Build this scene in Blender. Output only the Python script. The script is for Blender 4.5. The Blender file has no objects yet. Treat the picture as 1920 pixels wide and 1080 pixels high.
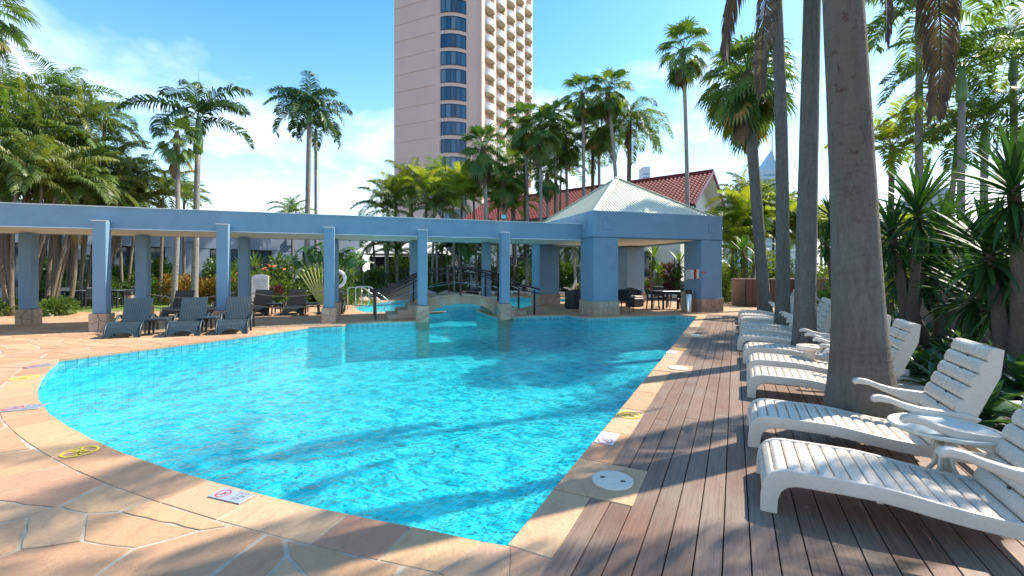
import bpy, bmesh, math, random
from math import sin, cos, pi, radians, sqrt, atan2, tan, floor
from mathutils import Vector, Matrix, noise as mnoise

S = bpy.context.scene
COL = S.collection

# ------------------------------------------------------------------ camera
F = 830.0            # focal length in photo pixels (1920 wide)
HOR = 508.0          # horizon row
H = 1.55             # eye height
cam = bpy.data.cameras.new('camera')
cam.sensor_width = 36.0
cam.lens = 36.0 * F / 1920.0
cam.shift_y = -(540.0 - HOR) / 1920.0
cam.clip_start = 0.05
cam.clip_end = 4000.0
cam_ob = bpy.data.objects.new('camera', cam)
cam_ob.location = (0, 0, H)
cam_ob.rotation_euler = (pi / 2, 0, 0)
COL.objects.link(cam_ob)
S.camera = cam_ob

# ------------------------------------------------------------------ light
SUN_AZ, SUN_EL = 65.0, 48.0          # azimuth from +Y towards +X
world = bpy.data.worlds.new('World')
S.world = world
world.use_nodes = True
wn = world.node_tree.nodes
wl = world.node_tree.links
wn.clear()
w_out = wn.new('ShaderNodeOutputWorld')
w_bg = wn.new('ShaderNodeBackground')
w_bg.inputs['Strength'].default_value = 0.15
sky = wn.new('ShaderNodeTexSky')
sky.sky_type = 'NISHITA'
sky.sun_disc = False
sky.sun_elevation = radians(SUN_EL)
sky.sun_rotation = radians(SUN_AZ)
sky.air_density = 1.0
sky.dust_density = 0.6
sky.ozone_density = 1.6
hs = wn.new('ShaderNodeHueSaturation')
hs.inputs['Saturation'].default_value = 1.38
hs.inputs['Hue'].default_value = 0.49
hs.inputs['Value'].default_value = 1.13
wl.new(sky.outputs['Color'], hs.inputs['Color'])
tc = wn.new('ShaderNodeTexCoord')
sep = wn.new('ShaderNodeSeparateXYZ')
wl.new(tc.outputs['Generated'], sep.inputs[0])
def wmath(op, a, b=None, clamp=False):
    n = wn.new('ShaderNodeMath'); n.operation = op; n.use_clamp = clamp
    for i, v in enumerate((a, b)):
        if v is None: continue
        if isinstance(v, (int, float)): n.inputs[i].default_value = v
        else: wl.new(v, n.inputs[i])
    return n.outputs[0]
zc = wmath('ADD', wmath('MAXIMUM', sep.outputs['Z'], 0.0), 0.16)
comb = wn.new('ShaderNodeCombineXYZ')
wl.new(wmath('DIVIDE', sep.outputs['X'], zc), comb.inputs[0])
wl.new(wmath('DIVIDE', sep.outputs['Y'], zc), comb.inputs[1])
nz = wn.new('ShaderNodeTexNoise')
nz.inputs['Scale'].default_value = 0.62
nz.inputs['Detail'].default_value = 9.0
nz.inputs['Roughness'].default_value = 0.56
nz.inputs['Distortion'].default_value = 0.35
wl.new(comb.outputs[0], nz.inputs['Vector'])
low = wmath('MULTIPLY', wmath('SUBTRACT', 0.52, sep.outputs['Z'], True), 0.62)   # clouds gather low
cl = wmath('SUBTRACT', wmath('ADD', nz.outputs['Fac'], low), 0.575)
cl = wmath('MULTIPLY', cl, 4.2, True)
# a thin white veil close to the horizon
veil = wmath('POWER', wmath('SUBTRACT', 1.0, wmath('MAXIMUM', sep.outputs['Z'], 0.0), True), 5.5)
veil = wmath('MULTIPLY', veil, 0.8)
fac = wmath('MAXIMUM', cl, veil, True)
mx = wn.new('ShaderNodeMix'); mx.data_type = 'RGBA'
wl.new(fac, mx.inputs['Factor'])
wl.new(hs.outputs['Color'], mx.inputs[6])
mx.inputs[7].default_value = (6.9, 7.2, 7.4, 1)
wl.new(mx.outputs[2], w_bg.inputs['Color'])
wl.new(w_bg.outputs[0], w_out.inputs[0])

sun = bpy.data.lights.new('sun', 'SUN')
sun.energy = 4.8
sun.angle = radians(0.6)
sun.color = (1.0, 0.92, 0.79)
sun_ob = bpy.data.objects.new('sun', sun)
_d = Vector((sin(radians(SUN_AZ)) * cos(radians(SUN_EL)), cos(radians(SUN_AZ)) * cos(radians(SUN_EL)), sin(radians(SUN_EL))))
sun_ob.rotation_euler = (-_d).to_track_quat('-Z', 'Y').to_euler()
sun_ob.location = _d * 60
COL.objects.link(sun_ob)

S.view_settings.view_transform = 'Standard'
S.view_settings.look = 'None'
S.view_settings.exposure = 0.92
S.view_settings.gamma = 1.0
S.view_settings.use_curve_mapping = False
S.render.engine = 'CYCLES'
S.cycles.use_denoising = True
S.cycles.max_bounces = 8
S.cycles.transparent_max_bounces = 12
S.cycles.sample_clamp_indirect = 6.0

# ------------------------------------------------------------------ coordinates
def G(px, py, z=0.0):
    """where the sight line through a photo pixel meets the level z"""
    Y = F * (H - z) / (py - HOR)
    return ((px - 960.0) / F * Y, Y)
def P(px, py, Y):
    return ((px - 960.0) / F * Y, Y, H - (py - HOR) / F * Y)
A1 = radians(71.7)
U = (sin(A1), cos(A1)); V = (-cos(A1), sin(A1))
def uv(u, v):                      # pergola / pavilion grid
    return (U[0] * u + V[0] * v, U[1] * u + V[1] * v)
def uv3(u, v, z):
    a = uv(u, v); return (a[0], a[1], z)
A2 = radians(26.7)
D = (sin(A2), cos(A2)); E = (cos(A2), -sin(A2))
def ed(e, d):                      # deck grid: e across, d along
    return (E[0] * e + D[0] * d, E[1] * e + D[1] * d)
def onv(px, v):                    # point on the line v at photo column px -> u
    k = (px - 960.0) / F
    return (k * V[1] * v - V[0] * v) / (U[0] - k * U[1])
def one(px, e):
    k = (px - 960.0) / F
    return (k * E[1] * e - E[0] * e) / (D[0] - k * D[1])
ROT_U = atan2(U[1], U[0])          # z rotation that turns local +X to U
ROT_E = atan2(E[1], E[0])

# ------------------------------------------------------------------ materials
_m = {}
class NT:
    def __init__(s, mat):
        s.t = mat.node_tree; s.n = s.t.nodes; s.l = s.t.links
    def node(s, typ, **kw):
        n = s.n.new(typ)
        for k, v in kw.items(): setattr(n, k, v)
        return n
    def put(s, sock, v):
        if hasattr(v, 'links') or isinstance(v, bpy.types.NodeSocket): s.l.new(v, sock)
        else: sock.default_value = v
    def math(s, op, a, b=None, c=None, clamp=False):
        n = s.n.new('ShaderNodeMath'); n.operation = op; n.use_clamp = clamp
        for i, v in enumerate((a, b, c)):
            if v is not None: s.put(n.inputs[i], v)
        return n.outputs[0]
    def noise(s, scale, detail=4, rough=.55, vec=None, dist=0, out='Fac'):
        n = s.n.new('ShaderNodeTexNoise'); n.inputs['Scale'].default_value = scale
        n.inputs['Detail'].default_value = detail; n.inputs['Roughness'].default_value = rough
        n.inputs['Distortion'].default_value = dist
        if vec is not None: s.l.new(vec, n.inputs['Vector'])
        return n.outputs[out]
    def ramp(s, f, stops):
        n = s.n.new('ShaderNodeValToRGB')
        el = n.color_ramp.elements
        while len(el) > 1: el.remove(el[-1])
        el[0].position = stops[0][0]; el[0].color = tuple(stops[0][1]) + ((1,) if len(stops[0][1]) == 3 else ())
        for p, c in stops[1:]:
            e = el.new(p); e.color = tuple(c) + ((1,) if len(c) == 3 else ())
        s.l.new(f, n.inputs[0]); return n.outputs[0]
    def mix(s, f, a, b, mode='MIX'):
        n = s.n.new('ShaderNodeMix'); n.data_type = 'RGBA'; n.blend_type = mode
        s.put(n.inputs[0], f)
        for i, v in ((6, a), (7, b)):
            s.put(n.inputs[i], (tuple(v) + (1,)) if isinstance(v, tuple) and len(v) == 3 else v)
        return n.outputs[2]
    def bump(s, h, strength=.3, dist=.01, normal=None):
        n = s.n.new('ShaderNodeBump'); n.inputs['Strength'].default_value = strength
        n.inputs['Distance'].default_value = dist; s.l.new(h, n.inputs['Height'])
        if normal is not None: s.l.new(normal, n.inputs['Normal'])
        return n.outputs[0]
    def geo(s): return s.n.new('ShaderNodeNewGeometry').outputs['Position']
    def obj(s): return s.n.new('ShaderNodeTexCoord').outputs['Object']
    def uvc(s): return s.n.new('ShaderNodeTexCoord').outputs['UV']
    def rnd(s): return s.n.new('ShaderNodeObjectInfo').outputs['Random']
    def isl(s): return s.n.new('ShaderNodeNewGeometry').outputs['Random Per Island']
    def scale(s, vec, sc):
        n = s.n.new('ShaderNodeMapping'); n.inputs['Scale'].default_value = sc
        s.l.new(vec, n.inputs['Vector']); return n.outputs[0]
def newmat(name):
    m = bpy.data.materials.new(name); m.use_nodes = True
    t = NT(m); b = m.node_tree.nodes['Principled BSDF']
    return m, t, b
def plain(name, c, rough=.6, metal=0.0, var=.12, bump=0.15, nscale=9.0, spec=.5, rvar=0.0, bscale=60.0, dirt=0.0):
    """a simple surface with uneven tone, fine relief and (rvar) a tone of its own per object"""
    if name in _m: return _m[name]
    m, t, b = newmat(name)
    f = t.noise(nscale, 5, .6, t.geo())
    lo = tuple(x * (1 - var) for x in c); hi = tuple(min(1, x * (1 + var)) for x in c)
    col = t.ramp(f, [(.3, lo), (.7, hi)])
    if rvar:
        k = t.math('MULTIPLY_ADD', t.rnd(), 2 * rvar, 1 - rvar)
        col = t.mix(1.0, col, t.node('ShaderNodeCombineColor').outputs[0], 'MULTIPLY')
        cc = t.n[-1]
        cmb = [n for n in t.n if n.bl_idname == 'ShaderNodeCombineColor'][-1]
        for i in range(3): t.l.new(k, cmb.inputs[i])
    if dirt:
        g = t.noise(2.1, 8, .7, t.geo())
        g = t.math('MULTIPLY', t.math('SUBTRACT', g, .5), dirt * 4, clamp=True)
        col = t.mix(g, col, tuple(x * .45 for x in c))
    t.l.new(col, b.inputs['Base Color'])
    b.inputs['Roughness'].default_value = rough
    b.inputs['Metallic'].default_value = metal
    b.inputs['Specular IOR Level'].default_value = spec
    if bump:
        t.l.new(t.bump(t.noise(bscale, 6, .6, t.geo()), bump, .01), b.inputs['Normal'])
    _m[name] = m
    return m

# ------------------------------------------------------------------ mesh builder
class MB:
    def __init__(s): s.v = []; s.f = []; s.u = None
    def add(s, vs, fs):
        o = len(s.v); s.v += [tuple(p) for p in vs]; s.f += [tuple(i + o for i in f) for f in fs]; return s
    def box(s, c, size, rz=0.0, ch=0.0, R=None):
        hx, hy, hz = size[0] / 2, size[1] / 2, size[2] / 2
        if ch <= 0:
            vs = [(x, y, z) for x in (-hx, hx) for y in (-hy, hy) for z in (-hz, hz)]
            fs = [(0, 1, 3, 2), (4, 6, 7, 5), (0, 4, 5, 1), (2, 3, 7, 6), (0, 2, 6, 4), (1, 5, 7, 3)]
        else:
            vs = []; ch = min(ch, hx * .9, hy * .9, hz * .9)
            idx = {}
            for sx in (-1, 1):
                for sy in (-1, 1):
                    for sz in (-1, 1):
                        for a in range(3):
                            h = [hx, hy, hz]
                            p = [sx * (hx - (ch if a != 0 else 0)), sy * (hy - (ch if a != 1 else 0)), sz * (hz - (ch if a != 2 else 0))]
                            idx[(sx, sy, sz, a)] = len(vs); vs.append(tuple(p))
            fs = []
            def q(*k):
                f = [idx[i] for i in k]
                n = Vector((0, 0, 0)); c0 = sum((Vector(vs[i]) for i in f), Vector()) / len(f)
                n = (Vector(vs[f[1]]) - Vector(vs[f[0]])).cross(Vector(vs[f[2]]) - Vector(vs[f[1]]))
                if n.dot(c0) < 0: f.reverse()
                fs.append(tuple(f))
            for g in (-1, 1):
                q((g, -1, -1, 0), (g, 1, -1, 0), (g, 1, 1, 0), (g, -1, 1, 0))
                q((-1, g, -1, 1), (1, g, -1, 1), (1, g, 1, 1), (-1, g, 1, 1))
                q((-1, -1, g, 2), (1, -1, g, 2), (1, 1, g, 2), (-1, 1, g, 2))
                for g2 in (-1, 1):
                    q((g, g2, -1, 0), (g, g2, 1, 0), (g, g2, 1, 1), (g, g2, -1, 1))
                    q((g, -1, g2, 0), (g, 1, g2, 0), (g, 1, g2, 2), (g, -1, g2, 2))
                    q((-1, g, g2, 1), (1, g, g2, 1), (1, g, g2, 2), (-1, g, g2, 2))
                    for g3 in (-1, 1):
                        q((g, g2, g3, 0), (g, g2, g3, 1), (g, g2, g3, 2))
        M = Matrix.Rotation(rz, 3, 'Z') if R is None else R
        c = Vector(c)
        return s.add([M @ Vector(p) + c for p in vs], fs)
    def tube(s, pts, r, n=8, caps=True, flat=1.0):
        """swept tube along pts; r a number or one per point"""
        pts = [Vector(p) for p in pts]; k = len(pts)
        rs = [r] * k if isinstance(r, (int, float)) else list(r)
        ref = None; rings = []
        for i in range(k):
            t = (pts[min(i + 1, k - 1)] - pts[max(i - 1, 0)])
            if t.length < 1e-9: t = Vector((0, 0, 1))
            t.normalize()
            if ref is None:
                ref = Vector((0, 0, 1)) if abs(t.z) < .9 else Vector((1, 0, 0))
            a = t.cross(ref); a.normalize(); b = a.cross(t); b.normalize(); ref = b.copy()
            rings.append([pts[i] + (a * cos(2 * pi * j / n) + b * sin(2 * pi * j / n) * flat) * rs[i] for j in range(n)])
        vs = [p for rg in rings for p in rg]; fs = []
        for i in range(k - 1):
            for j in range(n):
                a = i * n + j; b = i * n + (j + 1) % n
                fs.append((a, a + n, b + n, b))
        if caps:
            fs.append(tuple(range(n))); fs.append(tuple(range((k - 1) * n, k * n))[::-1])
        return s.add(vs, fs)
    def bar(s, a, b, w, h=None, ch=0.0):
        """box beam from a to b"""
        a = Vector(a); b = Vector(b); d = b - a; L = d.length; d.normalize()
        up = Vector((0, 0, 1)) if abs(d.z) < .95 else Vector((0, 1, 0))
        y = up.cross(d).normalized(); z = d.cross(y)
        R = Matrix((d, y, z)).transposed()
        return s.box((a + b) / 2, (L, w, h or w), R=R, ch=ch)
    def lathe(s, prof, c=(0, 0, 0), n=24):
        vs = []; fs = []
        for r, z in prof:
            for j in range(n):
                vs.append((c[0] + r * cos(2 * pi * j / n), c[1] + r * sin(2 * pi * j / n), c[2] + z))
        for i in range(len(prof) - 1):
            for j in range(n):
                a = i * n + j; b = i * n + (j + 1) % n
                fs.append((a, b, b + n, a + n))
        if prof[0][0] > 1e-4: fs.append(tuple(range(n))[::-1])
        if prof[-1][0] > 1e-4: fs.append(tuple(range((len(prof) - 1) * n, len(prof) * n)))
        return s.add(vs, fs)
    def prism(s, poly, z0, z1, ch=0.0):
        """upright prism over an xy polygon (either winding), optional chamfered top"""
        ar = sum(poly[i][0] * poly[(i + 1) % len(poly)][1] - poly[(i + 1) % len(poly)][0] * poly[i][1] for i in range(len(poly)))
        if ar < 0: poly = poly[::-1]
        n = len(poly)
        cx = sum(p[0] for p in poly) / n; cy = sum(p[1] for p in poly) / n
        vs = [(p[0], p[1], z0) for p in poly]
        if ch > 0:
            vs += [(p[0], p[1], z1 - ch) for p in poly]
            for p in poly:
                d = Vector((cx - p[0], cy - p[1])); L = max(d.length, 1e-6); d *= min(ch, L * .4) / L
                vs.append((p[0] + d[0], p[1] + d[1], z1))
            k = 2
        else:
            vs += [(p[0], p[1], z1) for p in poly]; k = 1
        fs = []
        for r in range(k):
            for i in range(n):
                j = (i + 1) % n
                fs.append((r * n + i, r * n + j, (r + 1) * n + j, (r + 1) * n + i))
        fs.append(tuple(range(k * n, (k + 1) * n)))
        return s.add(vs, fs)
    def mesh(s, name, mat=None, smooth=False):
        me = bpy.data.meshes.new(name); me.from_pydata(s.v, [], s.f); me.update()
        if mat: me.materials.append(mat)
        if smooth is True: me.shade_smooth()
        elif smooth: me.shade_smooth(); me.set_sharp_from_angle(angle=radians(smooth))
        return me
    def build(s, name, mat=None, parent=None, loc=(0, 0, 0), rz=0, smooth=False, kind=None, label=None):
        return put(name, s.mesh(name, mat, smooth), parent, loc, rz, kind=kind, label=label)
def put(name, me, parent=None, loc=(0, 0, 0), rz=0.0, sc=None, kind=None, label=None, rot=None):
    o = bpy.data.objects.new(name, me); COL.objects.link(o)
    o.location = loc; o.rotation_euler = rot if rot is not None else (0, 0, rz)
    if sc is not None: o.scale = (sc, sc, sc) if isinstance(sc, (int, float)) else sc
    if parent is not None: o.parent = parent
    if kind: o['kind'] = kind
    if label: o['label'] = label
    return o
def tag(o, label, cat, group=None, kind=None):
    o['label'] = label; o['category'] = cat
    if group: o['group'] = group
    if kind: o['kind'] = kind
    return o
def thing(name, label, cat, loc=(0, 0, 0), rz=0.0, group=None):
    o = bpy.data.objects.new(name, None); COL.objects.link(o); o.empty_display_size = .2
    o.location = loc; o.rotation_euler = (0, 0, rz)
    return tag(o, label, cat, group)
def copy_tree(o, parent=None):
    c = o.copy(); COL.objects.link(c); c.parent = parent
    for ch in list(o.children): copy_tree(ch, c)
    return c
def dup(o, loc, rz, label=None, sc=None):
    c = copy_tree(o); c.location = loc; c.rotation_euler = (0, 0, rz)
    if label: c['label'] = label
    if sc: c.scale = (sc, sc, sc)
    return c
ORD = ['first', 'second', 'third', 'fourth', 'fifth', 'sixth', 'seventh', 'eighth', 'ninth', 'tenth', 'eleventh', 'twelfth', 'thirteenth', 'fourteenth', 'fifteenth', 'sixteenth', 'seventeenth', 'eighteenth', 'nineteenth', 'twentieth']
def lerp(a, b, t): return a + (b - a) * t
# ================================================================== SETTING: ground, pool, paving, deck
R0 = (-.01, 2.49); R1 = (6.36, 15.13)
near = [(957,1025),(807,998),(692,978),(586,955),(480,930),(426,914),(298,880),(238,863),(170,831),(106,792),(81,778),(60,758),(57,735),(64,711.6),(81,690),(109,673)]
near_w = [G(*p) for p in near]
near_w[0] = R0
# smooth the traced curve between its two corners
for _ in range(3):
    q = near_w[:]
    for i in range(1, len(q) - 1):
        near_w[i] = tuple((q[i - 1][k] + 2 * q[i][k] + q[i + 1][k]) / 4 for k in (0, 1))
far_left = [G(480, 627), (-5.64, 12.31), (-4.85, 12.62), uv(-.5, 14.13)]
inner = [uv(1.9, 14.15), uv(1.9, 17.25), uv(0.0, 17.3), (-6.2, 17.7), (-6.95, 19.4), (-6.8, 21.8), (-5.8, 24.2), (-1.5, 26.8), (1.05, 26.2), (3.0, 25.0),
         (3.3, 22.8), (2.05, 21.7), (1.0, 20.4), uv(6.2, 17.35), uv(4.22, 17.3), uv(4.22, 14.35), uv(6.85, 14.35), uv(7.05, 13.25), uv(10.48, 13.15)]
OUT = near_w + far_left + inner + [R1]         # closed outline (clockwise from the near corner by the left)
def area2(p): return sum(p[i][0] * p[(i + 1) % len(p)][1] - p[(i + 1) % len(p)][0] * p[i][1] for i in range(len(p)))
if area2(OUT) < 0: OUT = OUT[::-1]; 
# rotate so that OUT[0] is R0
_k = min(range(len(OUT)), key=lambda i: (OUT[i][0] - R0[0]) ** 2 + (OUT[i][1] - R0[1]) ** 2)
OUT = OUT[_k:] + OUT[:_k]
N = len(OUT)
def inside(p, poly):
    x, y = p; c = False; n = len(poly)
    for i in range(n):
        x1, y1 = poly[i]; x2, y2 = poly[(i + 1) % n]
        if (y1 > y) != (y2 > y) and x < (x2 - x1) * (y - y1) / (y2 - y1) + x1: c = not c
    return c
def fill(loops, z):
    """triangulated sheet from outer loop and holes"""
    bm = bmesh.new(); es = []
    for lp in loops:
        vs = [bm.verts.new((p[0], p[1], z)) for p in lp]
        es += [bm.edges.new((vs[i], vs[(i + 1) % len(vs)])) for i in range(len(vs))]
    bmesh.ops.triangle_fill(bm, edges=es, use_beauty=True)
    bmesh.ops.recalc_face_normals(bm, faces=bm.faces)
    if bm.faces and sum(f.normal.z * f.calc_area() for f in bm.faces) < 0: bmesh.ops.reverse_faces(bm, faces=bm.faces)
    return bm
def bm_obj(name, bm, mat, parent=None, kind=None, smooth=False):
    me = bpy.data.meshes.new(name); bm.to_mesh(me); bm.free()
    if mat: me.materials.append(mat)
    if smooth: me.shade_smooth()
    return put(name, me, parent, kind=kind)

# --- ground far and near (garden soil / dry grass)
m, t, b = newmat('soil')
c = t.ramp(t.noise(.9, 8, .7, t.geo()), [(.3, (.045, .032, .02)), (.55, (.075, .055, .034)), (.75, (.06, .07, .025))])
t.l.new(c, b.inputs['Base Color']); b.inputs['Roughness'].default_value = .95
t.l.new(t.bump(t.noise(22, 8, .7, t.geo()), .6, .03), b.inputs['Normal'])
M_SOIL = m
big = [(-1500, -1500), (1500, -1500), (1500, 1500), (-1500, 1500)]
ground = bm_obj('ground', fill([big, OUT], -.02), M_SOIL, kind='structure')

# --- terrace bed: the pale mortar that shows in the joints
m, t, b = newmat('mortar')
c = t.ramp(t.noise(6, 8, .7, t.geo()), [(.3, (.33, .265, .19)), (.7, (.56, .475, .37))])
t.l.new(c, b.inputs['Base Color']); b.inputs['Roughness'].default_value = .9
t.l.new(t.bump(t.noise(90, 6, .7, t.geo()), .5, .01), b.inputs['Normal'])
M_MORTAR = m
def offset_pts(poly, dist):
    """outward offset of a closed CCW polygon with mitred corners"""
    n = len(poly); out = []
    for i in range(n):
        p0 = Vector(poly[i - 1]); p1 = Vector(poly[i]); p2 = Vector(poly[(i + 1) % n])
        d1 = (p1 - p0).normalized(); d2 = (p2 - p1).normalized()
        n1 = Vector((d1.y, -d1.x)); n2 = Vector((d2.y, -d2.x))
        mm = n1 + n2
        if mm.length < .2: mm = n1
        mm.normalize(); k = 1 / max(.45, mm.dot(n1))
        out.append((p1.x + mm.x * dist * k, p1.y + mm.y * dist * k))
    return out
# terrace outline: everything paved, seen from above
TERR = [ed(-.88, -4), (-14, -4), (-24, 4), uv(-14.5, 19.8), uv(-6.5, 19.6), (-9.6, 19.5), (-9.5, 23), (-7.5, 26.5), (-2, 29.2), (4, 28.5), (9, 27.5), uv(15.4, 22.5), ed(3.2, 20.6), ed(1.9, 19.2), ed(-.88, 17.4)]
terrace = bm_obj('terrace', fill([TERR, OUT], -.0045), M_MORTAR, kind='structure')

# --- flagstone material: warm sandstone, a tone per stone, veins and wear
def stone_mat(name, cols, obj_random=True, bscale=26.0):
    m, t, b = newmat(name)
    r = t.rnd() if obj_random else t.isl()
    base = t.ramp(r, [(i / (len(cols) - 1), c) for i, c in enumerate(cols)])
    pos = t.geo()
    n1 = t.noise(1.7, 7, .62, pos, .6)
    n2 = t.noise(11, 8, .68, t.scale(pos, (1, .4, 1)), .4)
    c = t.mix(t.math('MULTIPLY', t.math('SUBTRACT', n1, .35), 1.6, clamp=True), base, (.50, .30, .165))
    c = t.mix(t.math('MULTIPLY', t.math('SUBTRACT', n2, .52), 2.6, clamp=True), c, (.30, .165, .095))
    sp = t.noise(120, 3, .6, pos)
    c = t.mix(t.math('MULTIPLY', t.math('SUBTRACT', sp, .62), 5, clamp=True), c, (.22, .13, .08))
    t.l.new(c, b.inputs['Base Color'])
    t.l.new(t.math('MULTIPLY_ADD', n2, .3, .55), b.inputs['Roughness'])
    h = t.math('ADD', t.math('MULTIPLY', n2, .7), t.noise(bscale, 9, .65, pos))
    edge = t.noise(3.4, 10, .72, pos, 1.5)
    h = t.math('ADD', h, t.math('MULTIPLY', t.math('SNAP', edge, .09), 2.2))
    t.l.new(t.bump(h, .55, .012), b.inputs['Normal'])
    return m
M_STONE = stone_mat('sandstone', [(.50, .300, .165), (.41, .215, .115), (.53, .345, .20), (.38, .20, .11), (.55, .340, .175), (.46, .30, .19), (.45, .215, .125)])
M_STONE_I = stone_mat('sandstone_far', [(.50, .300, .165), (.41, .215, .115), (.53, .345, .20), (.38, .20, .11), (.55, .340, .175), (.46, .30, .19), (.45, .215, .125)], False)

# --- coping: one stone after another round the water
def arc_split(pts, off, lens, seed):
    """split the strip between polyline pts and its offset off into stones"""
    rnd = random.Random(seed)
    L = [0]
    for i in range(len(pts) - 1): L.append(L[-1] + (Vector(pts[i + 1]) - Vector(pts[i])).length)
    def at(arr, s):
        for i in range(len(L) - 1):
            if s <= L[i + 1] + 1e-9:
                k = (s - L[i]) / max(1e-9, L[i + 1] - L[i])
                return (lerp(arr[i][0], arr[i + 1][0], k), lerp(arr[i][1], arr[i + 1][1], k))
        return arr[-1]
    s = 0; res = []
    while s < L[-1] - 1e-6:
        e = s + rnd.uniform(*lens)
        if L[-1] - e < lens[0] * .6: e = L[-1]
        g = .004
        a, bb = s + g, e - g
        ss = [a] + [x for x in L if a + .03 < x < bb - .03] + [bb]
        res.append(([at(pts, x) for x in ss], [at(off, x) for x in ss]))
        s = e
    return res
def nsub(poly, rnd, amp, step=.16):
    """roughen the outline of a stone"""
    out = []
    for i in range(len(poly)):
        a = Vector(poly[i]); c = Vector(poly[(i + 1) % len(poly)]); d = c - a
        k = max(1, int(d.length / step)); nn = Vector((d.y, -d.x)).normalized() if d.length > 1e-6 else Vector((0, 0))
        for j in range(k):
            p = a + d * (j / k)
            if j: p += nn * rnd.uniform(-amp, amp)
            out.append((p.x, p.y))
    return out
CW = .31
OFF = offset_pts(OUT, CW)
OFFR = offset_pts(OUT, .248)
iR1 = min(range(N), key=lambda i: (OUT[i][0] - R1[0]) ** 2 + (OUT[i][1] - R1[1]) ** 2)
rs = random.Random(5)
kerb = put('pool_edge', MB().box((0, 0, -.4), (.01, .01, .01)).mesh('pool_edge', M_MORTAR), kind='structure')
SK = [(2.95, 3.52), (7.16, 7.73), (11.1, 11.67)]           # skimmer slabs along the deck side (d range)
def coping(pts, off, lens, seed, skip=()):
    for a, o in arc_split(pts, off, lens, seed):
        poly = a + o[::-1]
        # lip hangs 2 cm over the water
        z1 = .001 + rs.uniform(-.0015, .002)
        mb = MB(); mb.prism(nsub(poly, rs, .0015, .3), -.045, z1, .006)
        mb.build('coping_stone', M_STONE, kerb)
def seg_between(d0, d1, w0=0.0, w1=.248):
    return [ed(-1.128 - .02 + w0, d0), ed(-1.128 - .02 + w0, d1)], [ed(-1.128 + w1, d0), ed(-1.128 + w1, d1)]
dmax = R1[0] * D[0] + R1[1] * D[1]
edges_d = [2.20] + [x for s_ in SK for x in s_] + [dmax + .1]
dd0 = R0[0] * D[0] + R0[1] * D[1]
prev = dd0
for i, (s0, s1) in enumerate(SK + [(dmax, None)]):
    aa, bb = seg_between(prev, s0 - .004)
    coping(aa, bb, (.5, .95), 11 + i)
    prev = (s1 or 0) + .004
# corner fan stones at the near corner
lip = offset_pts(OUT, -.02)
iL = next(i for i in range(N) if abs(OUT[i][0] - near_w[-1][0]) < 1e-6 and abs(OUT[i][1] - near_w[-1][1]) < 1e-6)
# OUT runs R0 -> R1 ... -> near curve backwards -> R0, so the near strip is the tail of the list
tail_in = [lip[i] for i in range(iL, N)] + [ed(-1.148, dd0)]
cR = Vector(R0); nd = (Vector(near_w[1]) - cR).normalized()
corner_out = ed(-.88, dd0 - .39)
tail_out = [OFF[i] for i in range(iL, N)]
# end the near coping where it meets the corner stone
tail_in[-1] = (cR.x - .30 + .0, cR.y + .075); tail_in[-1] = tuple(cR + nd * .16)
nn_ = Vector((nd.y, -nd.x)); nn_ = nn_ if nn_.y < 0 else -nn_
tail_out.append(tuple(cR + nd * .30 + nn_ * CW))
coping(tail_in, tail_out, (.42, .72), 31)
cX = ed(-.93, dd0 - .40)
for poly in ([tuple(cR + nd * .155), (cR.x - .002, cR.y), (cX[0] - .002, cX[1]), tuple(cR + nd * .29 + nn_ * CW)],
             [(cR.x + .002, cR.y - .002), ed(-.886, dd0 - .006), ed(-.886, dd0 - .40), (cX[0] + .002, cX[1])]):
    MB().prism(poly, -.045, .001, .002).build('coping_stone', M_STONE, kerb)
# the far sides: same stones
i_far0 = iR1
seq = list(range(iR1, iL + 1))
coping([lip[i] for i in seq], [OFF[i] for i in seq], (.5, .8), 41)
CO_N = len(kerb.children)
kerb.data.clear_geometry()
_e = MB(); _n = len(OUT); _a = offset_pts(OUT, .02)
_e.add([(p[0], p[1], -.046) for p in OUT] + [(p[0], p[1], -.046) for p in OFFR], [(i, (i + 1) % _n, _n + (i + 1) % _n, _n + i) for i in range(_n)])
kerb.data.from_pydata(_e.v, [], _e.f); kerb.data.update()
# --- skimmer slabs set into the coping, each with a round lid
lids = []
m, t, b = newmat('lid_plastic')
c = t.ramp(t.noise(14, 6, .7, t.geo()), [(.3, (.60, .52, .40)), (.7, (.74, .67, .56))])
t.l.new(c, b.inputs['Base Color']); b.inputs['Roughness'].default_value = .55
M_LID = m
M_DARK = plain('dark_gap', (.02, .018, .016), .9)
for i, (s0, s1) in enumerate(SK):
    poly = [ed(-1.148, s0), ed(-1.148, s1), ed(-.598, s1), ed(-.598, s0)]
    MB().prism(nsub(poly, rs, .001, .2), -.045, .006, .006).build('coping_stone', M_STONE, kerb)
    c = ed(-.80, (s0 + s1) / 2)
    th = thing('skimmer_lid', ['round cream skimmer lid in the square slab nearest the camera', 'round cream skimmer lid in the middle slab beside the deck', 'round cream skimmer lid farthest along the deck'][i], 'pool lid', (c[0], c[1], .006), ROT_E + .3 * i)
    MB().lathe([(.158, 0), (.158, .004), (.150, .0045)], n=40).build('rim', plain('lid_rim', (.42, .33, .22), .6), th)
    MB().lathe([(.148, 0.001), (.148, .011), (.143, .015), (.001, .0155)], n=40).build('lid', M_LID, th, smooth=30)
    for sx in (-1, 1):
        MB().box((sx * .075, 0, .0155), (.036, .02, .003), rz=.5).build('finger_slot', M_DARK, th)

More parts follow.
